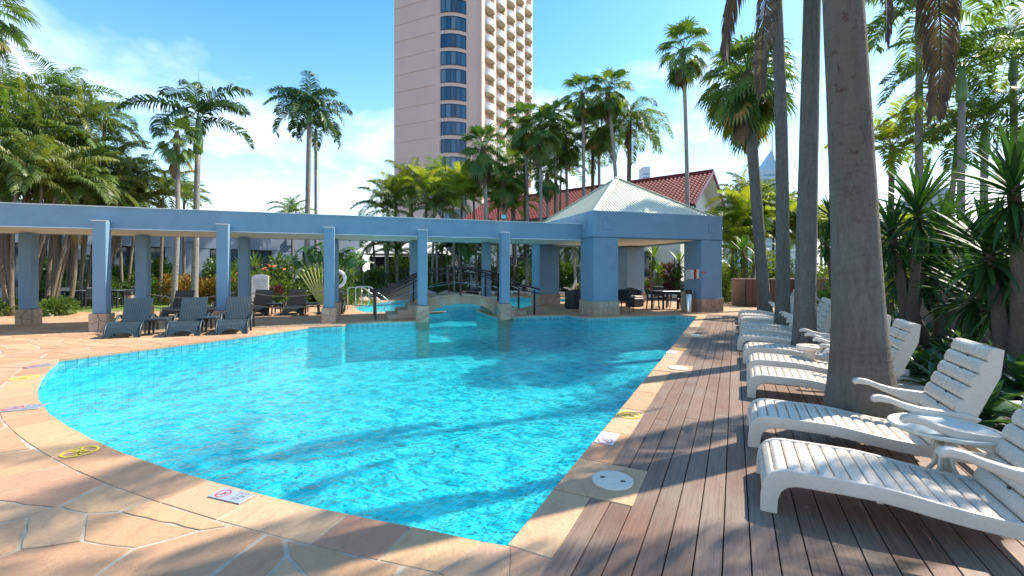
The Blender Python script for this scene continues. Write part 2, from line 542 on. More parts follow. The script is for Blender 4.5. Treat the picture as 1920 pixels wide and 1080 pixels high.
# --- crazy paving: irregular flagstones with recessed mortar joints
def clip(poly, nx, ny, c):
    """keep the side nx*x+ny*y<=c"""
    out = []
    for i in range(len(poly)):
        p = poly[i]; q = poly[(i + 1) % len(poly)]
        dp = nx * p[0] + ny * p[1] - c; dq = nx * q[0] + ny * q[1] - c
        if dp <= 0: out.append(p)
        if (dp < 0 < dq) or (dq < 0 < dp):
            k = dp / (dp - dq); out.append((lerp(p[0], q[0], k), lerp(p[1], q[1], k)))
    return out
rv = random.Random(8)
TH = radians(-14); ST = 1.55; SP = .315
def tom(p): x = p[0] * cos(TH) + p[1] * sin(TH); y = -p[0] * sin(TH) + p[1] * cos(TH); return (x / ST, y)
def frm(p): x = p[0] * ST; y = p[1]; return (x * cos(TH) - y * sin(TH), x * sin(TH) + y * cos(TH))
seeds = {}
cor = [tom(p) for p in ((-26, -4), (-26, 30), (17, 30), (17, -4))]
x0 = min(p[0] for p in cor); x1 = max(p[0] for p in cor); y0 = min(p[1] for p in cor); y1 = max(p[1] for p in cor)
for i in range(int((x1 - x0) / SP) + 1):
    for j in range(int((y1 - y0) / SP) + 1):
        if rv.random() < .16: continue
        s_ = (x0 + (i + .5 + rv.uniform(-.46, .46)) * SP, y0 + (j + .5 + rv.uniform(-.46, .46)) * SP)
        w_ = frm(s_)
        if inside(w_, OFF) or not inside(w_, TERR): continue
        if w_[1] < .9 or abs(w_[0]) > 1.45 * max(w_[1], 1) + 1: continue
        seeds[(i, j)] = s_
OFFe = [(Vector(OFF[i]), Vector(OFF[(i + 1) % N])) for i in range(N)]
stones = []
eD = -.888
for (i, j), s_ in seeds.items():
    poly = [(s_[0] + dx, s_[1] + dy) for dx, dy in ((-.8, -.8), (.8, -.8), (.8, .8), (-.8, .8))]
    g = rv.uniform(.005, .014)
    for a in range(i - 3, i + 4):
        for b_ in range(j - 3, j + 4):
            o = seeds.get((a, b_))
            if o is None or o is s_: continue
            dx, dy = o[0] - s_[0], o[1] - s_[1]; L = sqrt(dx * dx + dy * dy)
            dx /= L; dy /= L
            poly = clip(poly, dx, dy, dx * (s_[0] + o[0]) / 2 + dy * (s_[1] + o[1]) / 2 - g)
            if len(poly) < 3: break
        if len(poly) < 3: break
    if len(poly) < 3: continue
    pw = [frm(p) for p in poly]; c = frm(s_); cv = Vector(c)
    # keep off the coping, the deck
    best = None
    for a, b2 in OFFe:
        d = b2 - a
        if d.length < 1e-6: continue
        tt = max(0, min(1, (cv - a).dot(d) / d.length_squared)); q = a + d * tt
        dist = (cv - q).length
        if best is None or dist < best[0]: best = (dist, a, d.normalized())
    if best[0] < .9:
        n2 = Vector((best[2].y, -best[2].x)); cc = n2.dot(best[1])
        if n2.dot(cv) < cc: n2 = -n2; cc = -cc
        pw = clip(pw, -n2.x, -n2.y, -cc - .009)
    pw = clip(pw, E[0], E[1], eD) if c[0] * D[0] + c[1] * D[1] < 17 else pw
    if len(pw) < 3: continue
    ar = abs(area2(pw)) / 2
    if ar < .012: continue
    px = 960 + F * c[0] / c[1]
    seen = -60 < px < 1980 and c[1] > 1.9
    stones.append((ar / c[1] ** 3 * (1 if seen else .001), pw))
stones.sort(key=lambda s_: -s_[0])
rest = MB()
for k, (w_, pw) in enumerate(stones):
    z = .0005 + rv.uniform(-.0015, .0025)
    if k < 290:
        mb = MB(); mb.prism(nsub(pw, rv, .009, .10), -.03, z, .003)
        mb.build('flagstone', M_STONE, terrace)
    else:
        rest.prism(pw, -.03, z, .005)
rest.build('flagstone', M_STONE_I, terrace, kind='stuff')

# --- pool shell with mosaic tiles
m, t, b = newmat('pool_tile')
u_ = t.uvc()
br = t.node('ShaderNodeTexBrick')
br.offset = 0.0; br.squash = 1.0
t.l.new(u_, br.inputs['Vector'])
br.inputs['Color1'].default_value = (.06, .74, .82, 1); br.inputs['Color2'].default_value = (.09, .80, .86, 1)
br.inputs['Mortar'].default_value = (.02, .50, .60, 1)
br.inputs['Scale'].default_value = 1.0; br.inputs['Mortar Size'].default_value = .005
br.inputs['Brick Width'].default_value = .1; br.inputs['Row Height'].default_value = .1
t.l.new(t.mix(t.math('MULTIPLY', t.noise(.5, 5, .6, t.geo()), .3), br.outputs['Color'], (.03, .62, .76)), b.inputs['Base Color'])
b.inputs['Roughness'].default_value = .35
M_TILE = m
m, t, b = newmat('waterline_tile')
br = t.node('ShaderNodeTexBrick'); br.offset = 0.0
t.l.new(t.uvc(), br.inputs['Vector'])
br.inputs['Color1'].default_value = (.26, .62, .68, 1); br.inputs['Color2'].default_value = (.34, .70, .75, 1)
br.inputs['Mortar'].default_value = (.05, .25, .33, 1)
br.inputs['Scale'].default_value = 1.0; br.inputs['Mortar Size'].default_value = .006
br.inputs['Brick Width'].default_value = .15; br.inputs['Row Height'].default_value = .15
t.l.new(br.outputs['Color'], b.inputs['Base Color']); b.inputs['Roughness'].default_value = .2
M_TILE2 = m
DEEP = -1.15
def wall_strip(pts, z0, z1, closed=True):
    bm = bmesh.new(); ul = bm.loops.layers.uv.new('UVMap'); n = len(pts); s = 0
    for i in range(n if closed else n - 1):
        a = pts[i]; c = pts[(i + 1) % n]; L = sqrt((a[0] - c[0]) ** 2 + (a[1] - c[1]) ** 2)
        if L < 1e-5: continue
        vs = [bm.verts.new((a[0], a[1], z0)), bm.verts.new((c[0], c[1], z0)), bm.verts.new((c[0], c[1], z1)), bm.verts.new((a[0], a[1], z1))]
        f = bm.faces.new(vs[::-1])
        for lp, q in zip(f.loops, [(s, z1), (s + L, z1), (s + L, z0), (s, z0)]): lp[ul].uv = q
        # loops follow vs reversed: a-z1, c-z1, c-z0, a-z0
        s += L
    return bm
bm = fill([OUT], DEEP)
ul = bm.loops.layers.uv.new('UVMap')
for f in bm.faces:
    for lp in f.loops:
        p = lp.vert.co; lp[ul].uv = (p.x * E[0] + p.y * E[1], p.x * D[0] + p.y * D[1])
pool = bm_obj('pool', bm, M_TILE, kind='structure')
bm_obj('pool_wall', wall_strip(OUT, DEEP, -.22), M_TILE, pool, kind='stuff')
bm_obj('waterline_tiles', wall_strip(OUT, -.22, -.001), M_TILE2, pool, kind='stuff')

# --- deck: hardwood planks along the pool, gaps open to a dark void
m, t, b = newmat('deck_wood')
o_ = t.obj(); r_ = t.rnd()
shift = t.node('ShaderNodeVectorMath', operation='ADD'); t.l.new(t.scale(o_, (1.3, 34, 8)), shift.inputs[0])
cmb = t.node('ShaderNodeCombineXYZ'); t.l.new(t.math('MULTIPLY', r_, 90), cmb.inputs[0]); t.l.new(t.math('MULTIPLY', r_, 37), cmb.inputs[1]); t.l.new(cmb.outputs[0], shift.inputs[1])
gr = t.noise(1.6, 9, .7, shift.outputs[0], .5)
base = t.ramp(r_, [(0, (.17, .080, .044)), (.25, (.215, .118, .072)), (.5, (.145, .073, .044)), (.75, (.23, .140, .092)), (1, (.18, .090, .052))])
wear = t.noise(1.1, 6, .65, t.geo(), .3)
c = t.mix(t.math('MULTIPLY', t.math('SUBTRACT', wear, .42), 3.0, clamp=True), base, (.235, .18, .135))
c = t.mix(t.math('MULTIPLY', t.math('SUBTRACT', gr, .46), 3.2, clamp=True), c, (.085, .048, .034))
st = t.noise(3.3, 8, .75, t.geo())
c = t.mix(t.math('MULTIPLY', t.math('SUBTRACT', st, .62), 5, clamp=True), c, (.36, .30, .25))
t.l.new(c, b.inputs['Base Color'])
t.l.new(t.math('MULTIPLY_ADD', gr, .35, .36), b.inputs['Roughness'])
t.l.new(t.bump(gr, .35, .004), b.inputs['Normal'])
M_DECK = m
deck = MB().prism([ed(-.884, -3), ed(1.9, -3), ed(1.9, 17.4), ed(-.884, 17.4)], -.019, -.0175).build('deck', plain('deck_void', (.012, .01, .008), .95), kind='structure')
rk = random.Random(3)
PW = .137
screws = MB()
def plank(k, d0, d1):
    w = PW - .007
    mb = MB(); mb.box(((d1 - d0 - .004) / 2, 0, -.007), (d1 - d0 - .004, w, .020), ch=.002)
    e = -.88 + (k + .5) * PW; p = ed(e, d0 + .002)
    o = mb.build('plank', M_DECK, deck, (p[0], p[1], rk.uniform(-.0008, .0008)), atan2(D[1], D[0]))
KS = 20
for k in range(KS):
    d = -2.6 + rk.uniform(-1.6, 0)
    brk = []
    while d < 17.3:
        L = rk.choice((3.6, 4.2, 4.8, 5.4)); brk.append((d, min(d + L, 17.35))); d += L
    for d0, d1 in brk:
        if d1 - d0 < .2 or d1 < .6: continue
        parts_ = [(d0, d1)]
        if k < 2:
            for s0, s1 in SK:
                q = []
                for a, c_ in parts_:
                    if c_ < s0 or a > s1: q.append((a, c_))
                    else:
                        if s0 - a > .08: q.append((a, s0 - .004))
                        if c_ - s1 > .08: q.append((s1 + .004, c_))
                parts_ = q
        for a, c_ in parts_: plank(k, a, c_)
    j = 0
    while j * .45 < 14:
        dd = .8 + j * .45 + rk.uniform(-.012, .012); j += 1
        if k < 2 and any(s0 - .05 < dd < s1 + .05 for s0, s1 in SK): continue
        for sg in (-1, 1):
            p = ed(-.88 + (k + .5) * PW + sg * .042, dd + rk.uniform(-.01, .01))
            screws.lathe([(.0042, .0038), (.001, .0042)], (p[0], p[1], 0), 6)
screws.build('screw_heads', plain('screw', (.05, .045, .04), .5, .6), deck, kind='stuff')

# --- planting bed beside the deck, lawn on the far left
bed = MB().prism([ed(1.89, -2), ed(9, -2), ed(9, 20), ed(3, 21.5), ed(1.89, 19.4)], -.03, .004).build('garden_bed', M_SOIL, kind='structure')
m, t, b = newmat('lawn')
c = t.ramp(t.noise(1.5, 9, .7, t.geo()), [(.3, (.09, .14, .02)), (.7, (.19, .25, .045))])
t.l.new(c, b.inputs['Base Color']); b.inputs['Roughness'].default_value = .9
t.l.new(t.bump(t.noise(70, 6, .8, t.geo()), .8, .03), b.inputs['Normal'])
lawn = MB().prism([uv(-26, 19.8), uv(-6.4, 19.6), uv(-6.6, 27), uv(-12, 34), uv(-30, 34)], -.03, .0).build('lawn', m, kind='structure')
# --- water: a real rippled surface over the tiles
WZ = -.075
m, t, b = newmat('pool_water')
t.n.remove(b)
outn = [n for n in t.n if n.bl_idname == 'ShaderNodeOutputMaterial'][0]
pos = t.geo()
h1 = t.noise(1.6, 3, .5, pos, 1.2)
h2 = t.noise(6.5, 3, .55, t.scale(pos, (1, 1.2, 1)), 1.0)
h3 = t.noise(19, 3, .5, pos, .5)
hh = t.math('ADD', t.math('ADD', t.math('MULTIPLY', h1, .5), t.math('MULTIPLY', h2, .36)), t.math('MULTIPLY', h3, .10))
nb = t.bump(hh, 1.0, .16)
fres = t.node('ShaderNodeFresnel'); fres.inputs['IOR'].default_value = 1.26; t.l.new(nb, fres.inputs['Normal'])
gl = t.node('ShaderNodeBsdfGlossy'); gl.inputs['Roughness'].default_value = .03; t.l.new(nb, gl.inputs['Normal'])
tr = t.node('ShaderNodeBsdfTransparent')
# ripples focus and thin the light that passes: bright net, deeper cells
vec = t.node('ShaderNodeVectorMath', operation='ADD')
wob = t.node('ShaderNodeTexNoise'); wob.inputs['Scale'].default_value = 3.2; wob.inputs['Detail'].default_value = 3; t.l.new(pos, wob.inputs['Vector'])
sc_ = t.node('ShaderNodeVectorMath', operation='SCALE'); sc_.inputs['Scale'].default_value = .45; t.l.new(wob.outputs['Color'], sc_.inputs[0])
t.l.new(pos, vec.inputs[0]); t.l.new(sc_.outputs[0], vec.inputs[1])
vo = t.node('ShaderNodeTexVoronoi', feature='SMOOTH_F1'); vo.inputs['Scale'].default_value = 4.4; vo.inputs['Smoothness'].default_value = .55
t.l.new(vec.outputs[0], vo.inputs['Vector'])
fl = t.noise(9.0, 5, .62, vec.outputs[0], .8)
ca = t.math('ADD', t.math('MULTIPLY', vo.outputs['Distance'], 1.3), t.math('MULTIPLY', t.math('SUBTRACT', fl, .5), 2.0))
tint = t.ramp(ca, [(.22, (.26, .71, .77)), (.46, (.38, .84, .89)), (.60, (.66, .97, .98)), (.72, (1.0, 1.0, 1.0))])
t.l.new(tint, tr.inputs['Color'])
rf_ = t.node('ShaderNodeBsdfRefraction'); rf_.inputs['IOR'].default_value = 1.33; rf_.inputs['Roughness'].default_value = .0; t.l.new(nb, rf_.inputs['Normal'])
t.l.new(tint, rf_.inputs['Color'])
mr = t.node('ShaderNodeMixShader'); mr.inputs[0].default_value = .2
t.l.new(tr.outputs[0], mr.inputs[1]); t.l.new(rf_.outputs[0], mr.inputs[2])
ms = t.node('ShaderNodeMixShader')
t.l.new(fres.outputs[0], ms.inputs[0]); t.l.new(mr.outputs[0], ms.inputs[1]); t.l.new(gl.outputs[0], ms.inputs[2])
t.l.new(ms.outputs[0], outn.inputs['Surface'])
M_WATER = m
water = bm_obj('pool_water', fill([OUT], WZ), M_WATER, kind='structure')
# ================================================================== ARCHITECTURE
M_BLUE = plain('blue_render', (.165, .275, .375), .75, var=.05, bump=.35, nscale=1.2, bscale=140, dirt=.3)
M_SOFFIT = plain('cream_soffit', (.72, .69, .60), .7, var=.04, bump=.1)
M_TOWER = plain('pink_concrete', (.68, .475, .39), .85, var=.035, bump=.1, nscale=.25, bscale=6)
M_WHITE = plain('white_paint', (.78, .78, .76), .5, var=.03, bump=.05)
M_CREAM = plain('cream_render', (.66, .62, .50), .8, var=.05, bump=.1, nscale=.6, bscale=30)
M_GROUT = plain('base_grout', (.33, .27, .21), .9)
M_BASE = stone_mat('base_stone', [(.42, .33, .24), (.34, .25, .18), (.46, .38, .29), (.36, .24, .17), (.44, .34, .26), (.38, .31, .25)])
M_BASE_R = stone_mat('base_stone_red', [(.36, .21, .15), (.30, .19, .14), (.40, .26, .19), (.33, .20, .15)])
M_METAL_D = plain('brown_rail', (.055, .028, .024), .35, .3, bump=.05)
M_STEEL = plain('steel', (.62, .62, .60), .28, 1.0, var=.05, bump=.03)
m, t, b = newmat('dark_glass')
t.l.new(t.ramp(t.noise(.35, 4, .6, t.geo()), [(.35, (.012, .03, .05)), (.7, (.05, .10, .16))]), b.inputs['Base Color'])
b.inputs['Roughness'].default_value = .06; b.inputs['Specular IOR Level'].default_value = .8
M_GLASS = m
m, t, b = newmat('tower_glass')
t.l.new(t.ramp(t.rnd(), [(0, (.012, .04, .09)), (.45, (.02, .075, .15)), (.75, (.04, .12, .21)), (1, (.13, .20, .26))]), b.inputs['Base Color'])
b.inputs['Roughness'].default_value = .12; b.inputs['Specular IOR Level'].default_value = .7
M_TGLASS = m
m, t, b = newmat('roof_tile_red')
t.l.new(t.ramp(t.isl(), [(0, (.15, .022, .022)), (.5, (.20, .032, .028)), (1, (.165, .025, .028))]), b.inputs['Base Color'])
b.inputs['Roughness'].default_value = .85
M_RTILE = m
m, t, b = newmat('pale_green_sheet')
t.l.new(t.ramp(t.noise(1.4, 6, .6, t.geo()), [(.3, (.63, .63, .49)), (.7, (.70, .70, .57))]), b.inputs['Base Color'])
b.inputs['Roughness'].default_value = .42
M_SHEET = m

def voronoi_rect(w, h, n, seed, gap=.010):
    """irregular stones that fill a w x h rectangle"""
    r = random.Random(seed); nx = max(1, round(sqrt(n * w / h))); ny = max(1, round(n / nx))
    sd = [((i + .5 + r.uniform(-.34, .34)) * w / nx, (j + .5 + r.uniform(-.34, .34)) * h / ny) for i in range(nx) for j in range(ny)]
    out = []
    for s_ in sd:
        p = [(0.004, 0.004), (w - .004, 0.004), (w - .004, h - .004), (0.004, h - .004)]
        for o in sd:
            if o is s_: continue
            dx, dy = o[0] - s_[0], o[1] - s_[1]; L = sqrt(dx * dx + dy * dy); dx /= L; dy /= L
            p = clip(p, dx, dy, dx * (s_[0] + o[0]) / 2 + dy * (s_[1] + o[1]) / 2 - gap / 2)
            if len(p) < 3: break
        if len(p) >= 3: out.append(p)
    return out
def clad(core, x0, x1, y0, y1, z0, z1, n, seed, mat, faces='FLR', th=.022):
    """stone cladding on the faces of a box core (local axes): F is -y, B +y, L -x, R +x"""
    r = random.Random(seed)
    for fc in faces:
        if fc in 'FB': w = x1 - x0; nn = n
        else: w = y1 - y0; nn = max(2, int(n * (y1 - y0) / (x1 - x0)))
        for p in voronoi_rect(w, z1 - z0, nn, seed * 7 + ord(fc)):
            if abs(area2(p)) < .004: continue
            p = nsub(p, r, .004, .12)
            d = th + r.uniform(-.005, .006)
            cx = sum(q[0] for q in p) / len(p); cy = sum(q[1] for q in p) / len(p)
            def M(a, b_, k):
                if fc == 'F': return (x0 + a, y0 - k, z0 + b_)
                if fc == 'B': return (x1 - a, y1 + k, z0 + b_)
                if fc == 'L': return (x0 - k, y1 - a, z0 + b_)
                return (x1 + k, y0 + a, z0 + b_)
            if area2(p) < 0: p = p[::-1]
            k_ = len(p); vs = [M(a, b_, 0) for a, b_ in p] + [M(a, b_, d - .005) for a, b_ in p] + [M(lerp(a, cx, .05), lerp(b_, cy, .05), d) for a, b_ in p]
            fs = [(i, (i + 1) % k_, (i + 1) % k_ + k_, i + k_) for i in range(k_)] + [(i + k_, (i + 1) % k_ + k_, (i + 1) % k_ + 2 * k_, i + 2 * k_) for i in range(k_)] + [tuple(range(2 * k_, 3 * k_))]
            MB().add(vs, fs).build('stone', mat, core)

# ------------------------------------------------------------------ pavilion
pav = thing('pavilion', 'square blue poolside pavilion on four thick pillars under a pale green pyramid roof', 'pavilion', uv3(7.43, 13.55, 0), ROT_U)
PU, PV = 5.52, 5.95; CWD = .97
seed = 1
for ix, x in enumerate((0, PU - CWD)):
    for iy, y in enumerate((0, PV - CWD)):
        MB().box((x + CWD / 2, y + CWD / 2, .5 + 1.105), (CWD, CWD, 2.21), ch=.012).build('column', M_BLUE, pav)
        mm = M_BASE if ix == 0 else M_BASE_R
        core = MB().box((x + CWD / 2, y + CWD / 2, .245), (CWD + .05, CWD + .05, .51)).build('stone_base', M_GROUT, pav)
        clad(core, x - .025, x + CWD + .025, y - .025, y + CWD + .025, 0.0, .5, 11, seed, mm, 'FL' if ix else 'FLR'); seed += 1
        MB().box((x + CWD / 2, y + CWD / 2, .508), (CWD + .09, CWD + .09, .016), ch=.004).build('base_cap', M_BLUE, pav)
# ring beam of four fascias, butted
bt = .34
for nm, c, s_ in (('fascia', (PU / 2, bt / 2, 3.176), (PU + .04, bt, .93)), ('fascia', (PU / 2, PV - bt / 2, 3.176), (PU + .04, bt, .93)),
                  ('fascia', (bt / 2 - .02, PV / 2, 3.176), (bt, PV - 2 * bt - .004, .93)), ('fascia', (PU - bt / 2 + .02, PV / 2, 3.176), (bt, PV - 2 * bt - .004, .93))):
    MB().box(c, s_, ch=.01).build('fascia', M_BLUE, pav)
MB().box((PU / 2, PV / 2, 2.80), (PU - 2 * bt, PV - 2 * bt, .06)).build('soffit', M_SOFFIT, pav)
MB().box((PU / 2, -.004, 2.722), (PU + .05, .02, .014)).box((-.024, PV / 2, 2.722), (.02, PV, .014)).build('shadow_joint', plain('joint_dark', (.05, .09, .13), .8), pav)
# small raised squares on the fascia
for x in (.52, PU - .47):
    MB().box((x, -.012, 3.17), (.34, .03, .36), ch=.008).build('panel', M_BLUE, pav)
for y in (.62, PV - .6):
    MB().box((-.032, y, 3.17), (.03, .34, .36), ch=.008).build('panel', M_BLUE, pav)
# pyramid roof, each side its own sheet with standing ribs
cx, cy, zr, za = PU / 2, PV / 2, 3.60, 5.50
cs = [(.16, .16), (PU - .16, .16), (PU - .16, PV - .16), (.16, PV - .16)]
roof = MB()
for i in range(4):
    a = cs[i]; b_ = cs[(i + 1) % 4]
    roof.add([(a[0], a[1], zr), (b_[0], b_[1], zr), (cx, cy, za)], [(0, 1, 2)])
ro = roof.build('roof', M_SHEET, pav)
for i in range(4):
    a = Vector((*cs[i], zr)); b_ = Vector((*cs[(i + 1) % 4], zr)); ap = Vector((cx, cy, za)); mid = (a + b_) / 2
    d = b_ - a; L = d.length; up = (ap - mid); nrm = d.cross(up).normalized()
    rb = MB(); k = int(L / .13)
    for j in range(1, k):
        s_ = j / k; p0 = a + d * s_; run = 1 - abs(2 * s_ - 1)
        p1 = p0 + up * run
        if run < .04: continue
        rb.bar(p0 + nrm * .008, p1 + nrm * .008, .028, .03)
    rb.build('ribbed_sheet', M_SHEET, ro, kind='stuff')
for i in range(4):
    a = Vector((*cs[i], zr + .02)); MB().bar(a, (cx, cy, za + .03), .24, .03, ch=.008).build('hip_capping', M_SHEET, ro)
MB().lathe([(.20, 0), (.10, .09), (.02, .12)], (cx, cy, za - .03), 12).build('finial', M_SHEET, ro)

# ------------------------------------------------------------------ pergola
PX0 = 4.44
per = thing('pergola', 'long grey-blue pergola with a flat roof on slim square columns behind the main pool', 'pergola', uv3(PX0, 14.09, 0), ROT_U)
def q(u, v): return (u - PX0, v - 14.09)
x0, y0 = q(-17, 14.35); x1, y1 = q(7.40, 17.10)
MB().box(((x0 + x1) / 2, y0 + .11, 2.945), (x1 - x0, .22, .59), ch=.01).build('fascia', M_BLUE, per)
MB().box(((x0 + x1) / 2, y1 - .11, 2.945), (x1 - x0, .22, .59), ch=.01).build('fascia', M_BLUE, per)
MB().box(((x0 + x1) / 2, (y0 + y1) / 2, 2.76), (x1 - x0, y1 - y0 - .444, .20)).build('soffit', M_SOFFIT, per)
MB().box(((x0 + x1) / 2, (y0 + y1) / 2, 3.15), (x1 - x0, y1 - y0 - .444, .10)).build('roof', M_WHITE, per)
MB().box(((x0 + x1) / 2, y0 - .012, 3.236), (x1 - x0, .05, .016)).box(((x0 + x1) / 2, y0 - .006, 2.656), (x1 - x0, .03, .016)).build('edge_trim', M_WHITE, per)
for k in range(7):
    u = PX0 - 2.731 * k
    wet = k in (0, 1)
    zb = DEEP if wet else 0
    x, y = q(u, 14.09)
    if k < 7:
        MB().box((x, y + .129, .46 + 2.37 / 2), (.29, .255, 2.37), ch=.012).build('column', M_BLUE, per)
        MB().box((x, y + .05, 2.838), (.31, .16, .014), ch=.004).build('column_cap', M_WHITE, per)
        core = MB().box((x, y + .129, (zb + .455) / 2), (.37, .335, .455 - zb)).build('stone_base', M_GROUT, per)
        clad(core, x - .185, x + .185, y - .04, y + .297, max(zb, -.3), .455, 4, 60 + k, M_BASE, 'FLR')
    x, y = q(u - .02, 16.36)
    zb2 = 0
    MB().box((x, y + .15, .46 + 1.09), (.30, .30, 2.18), ch=.012).build('column', M_BLUE, per)
    core = MB().box((x, y + .15, .2275), (.38, .38, .455)).build('stone_base', M_GROUT, per)
    clad(core, x - .19, x + .19, y - .04, y + .34, 0, .455, 3, 90 + k, M_BASE, 'FR')
# floodlight on the roof edge
fl_ = onv(942, 14.6)
f_ = thing('floodlight', 'small square floodlight on the pergola roof edge in front of the red roof', 'floodlight', uv3(fl_, 14.5, 3.24), ROT_U)
MB().box((0, 0, .16), (.22, .07, .17), ch=.01).build('housing', plain('black_metal', (.015, .015, .017), .45), f_)
MB().box((0, -.04, .16), (.17, .012, .12)).build('lens', plain('lens_glass', (.10, .45, .50), .08, spec=.8), f_)
MB().bar((0, 0, 0), (0, 0, .09), .03).build('bracket', plain('black_metal', (.015, .015, .017), .45), f_)

# ------------------------------------------------------------------ bridge over the channel
br_u0, br_u1 = .30, 5.55
bridge = thing('footbridge', 'low arched stone footbridge between the two pools behind the pergola columns', 'bridge', uv3(1.9, 14.75, 0), ROT_U)
def bz(u):       # deck height along u
    return .52 + .23 * max(-.25, 1 - ((u - 3.02) / 1.45) ** 2)
bv0, bv1 = 0.0, 1.35
pts = [(-.25 + i * .1145) for i in range(25)]
poly_top = [(x, bz(x + 1.9)) for x in pts]
poly_bot = []
for x in pts:
    u = x + 1.9
    if 1.95 < u < 4.18: poly_bot.append((x, .02 + .42 * sqrt(max(0, 1 - ((u - 3.06) / 1.14) ** 2))))
    else: poly_bot.append((x, -.03))
n_ = len(pts); vs = []
for y in (bv0, bv1):
    vs += [(p[0], y, p[1]) for p in poly_top] + [(p[0], y, p[1]) for p in poly_bot]
fs = []
for i in range(n_ - 1):
    fs += [(i, i + n_, i + n_ + 1, i + 1), (2 * n_ + i, 2 * n_ + i + 1, 3 * n_ + i + 1, 3 * n_ + i), (i, i + 1, 2 * n_ + i + 1, 2 * n_ + i), (n_ + i, 3 * n_ + i, 3 * n_ + i + 1, n_ + i + 1)]
fs += [(0, 2 * n_, 3 * n_, n_), (n_ - 1, 2 * n_ - 1, 4 * n_ - 1, 3 * n_ - 1)]
core = MB().add(vs, fs).build('arch', M_BASE, bridge)
for i in range(n_ - 1):                                                   # facing stones of the arch
    if i % 3 == 2: continue
    a = poly_top[i]; c_ = poly_top[min(i + 2, n_ - 1)] if i % 3 == 0 else poly_top[i + 1]
    a2 = poly_bot[i]; c2 = poly_bot[min(i + 2, n_ - 1)] if i % 3 == 0 else poly_bot[i + 1]
    vs = [(a[0] + .01, -.02, a[1] - .06), (c_[0] - .01, -.02, c_[1] - .06), (c2[0] - .01, -.02, c2[1] + .012), (a2[0] + .01, -.02, a2[1] + .012)]
    vs2 = [(x, 0.01, z) for x, y, z in vs]
    if i % 3 == 0: MB().add(vs + vs2, [(0, 3, 2, 1), (0, 1, 5, 4), (2, 3, 7, 6), (0, 4, 7, 3), (1, 2, 6, 5)]).build('stone', M_BASE, core)
for i in range(0, n_ - 1, 1):
    a = poly_top[i]; c_ = poly_top[i + 1]; w = .004
    vs = [(a[0] + w, -.05, a[1]), (c_[0] - w, -.05, c_[1]), (c_[0] - w, 1.4, c_[1]), (a[0] + w, 1.4, a[1])]
    MB().add([(x, y, z - .04) for x, y, z in vs] + [(x, y, z + .012) for x, y, z in vs], [(0, 1, 5, 4), (1, 2, 6, 5), (2, 3, 7, 6), (3, 0, 4, 7), (4, 5, 6, 7)]).build('paving_stone', M_BASE, core)
for i in range(3):
    h_ = .42 - .14 * i
    MB().box((-.25 - .165 - .33 * i, .675, h_ / 2), (.33, 1.42, h_), ch=.012).build('step', M_BASE, bridge)
    MB().box((2.50 + .14 + .34 * i, .675, h_ / 2), (.335, 1.42, h_), ch=.012).build('step', M_BASE, bridge)
# tiled block on the right bank
blk = MB().box((2.62, -.26, .05), (.52, .46, .50), ch=.01).build('abutment', M_BASE, bridge)
MB().box((2.346, -.26, .07), (.03, .40, .38)).build('tile_panel', plain('teal_tile', (.03, .17, .24), .3, bump=.3, bscale=40), bridge)
def railing(name, label, v, us, slope_pts, hgt=.9, base=None):
    th = thing(name, label, 'handrail', uv3(us[0], v, 0), ROT_U, None)
    for u in us:
        z0 = base(u)
        MB().box((u - us[0], 0, z0 + hgt / 2 - .03), (.06, .06, hgt), ch=.006).build('post', M_METAL_D, th)
    for dz, r in ((hgt, .03), (hgt - .16, .017)):
        MB().tube([(u - us[0], 0, base(u) + dz) for u in slope_pts], r, 8).build('rail', M_METAL_D, th, smooth=True)
    for a, c_ in zip(us[:-1], us[1:]):
        MB().tube([(a - us[0], 0, base(a) + .42), (c_ - us[0], 0, base(c_) + .42)], .006, 5).build('wire', M_STEEL, th)
def rb(u):
    if u < .6 or u > 5.6: return 0
    if u < 1.65: return .52 * (u - .6) / 1.05
    if u > 4.4: return .52 * (5.6 - u) / 1.2
    return bz(u)
sl = [.14, .45, .9, 1.3, 1.7, 2.1, 2.5, 3.0, 3.5, 4.0, 4.4, 4.8, 5.3, 5.9]
railing('bridge_railing', 'near brown handrail with thin posts along the front of the footbridge', 14.70, [.3, 1.7, 3.04, 4.35, 5.7], sl, base=rb)
railing('bridge_railing', 'far brown handrail along the back of the footbridge', 16.12, [.28, 1.62, 2.9, 4.28, 5.6], sl, base=rb)

# ------------------------------------------------------------------ hotel tower
TB = Vector((-8, 84, 0))
tower = thing('hotel_tower', 'tall pink hotel tower with bowed blue windows and rows of white curved balconies', 'tower', TB)
def tb(mb): mb.v = [(x - TB.x, y - TB.y, z - TB.z) for x, y, z in mb.v]; return mb
T1 = (-21.3, 80.0); T2 = (-13.3, 76.3); T2b = (-12.4, 76.45); T3 = (-7.9, 77.05); T3b = (-5.95, 77.6)
d3 = Vector((.42, .9)).normalized(); T4 = (T3b[0] + d3.x * 23.4, T3b[1] + d3.y * 23.4)
plan = [T1, T2, T2b, T3, T3b, T4, (T4[0] - 3, T4[1] + 6), (-18, 108), (-24, 95)]
tb(MB().prism(plan, 0, 62)).build('wall', M_TOWER, tower)
FL = 3.02
dj = MB()
for f in range(1, 21):
    z = .8 + f * FL - .35
    for a, c_ in ((T1, T2),):
        d = Vector((c_[0] - a[0], c_[1] - a[1])).normalized(); n2 = Vector((d.y, -d.x))
        if n2.y > 0: n2 = -n2
        dj.bar((a[0] + n2.x * .02, a[1] + n2.y * .02, z), (c_[0] + n2.x * .02, c_[1] + n2.y * .02, z), .07, .05)
tb(dj).build('joint_line', plain('joint_pink', (.61, .43, .355), .9), tower)
a = Vector(T2b); c_ = Vector(T3); dw = (c_ - a); Lw = dw.length; dw.normalize(); nw = Vector((dw.y, -dw.x))
if nw.y > 0: nw = -nw
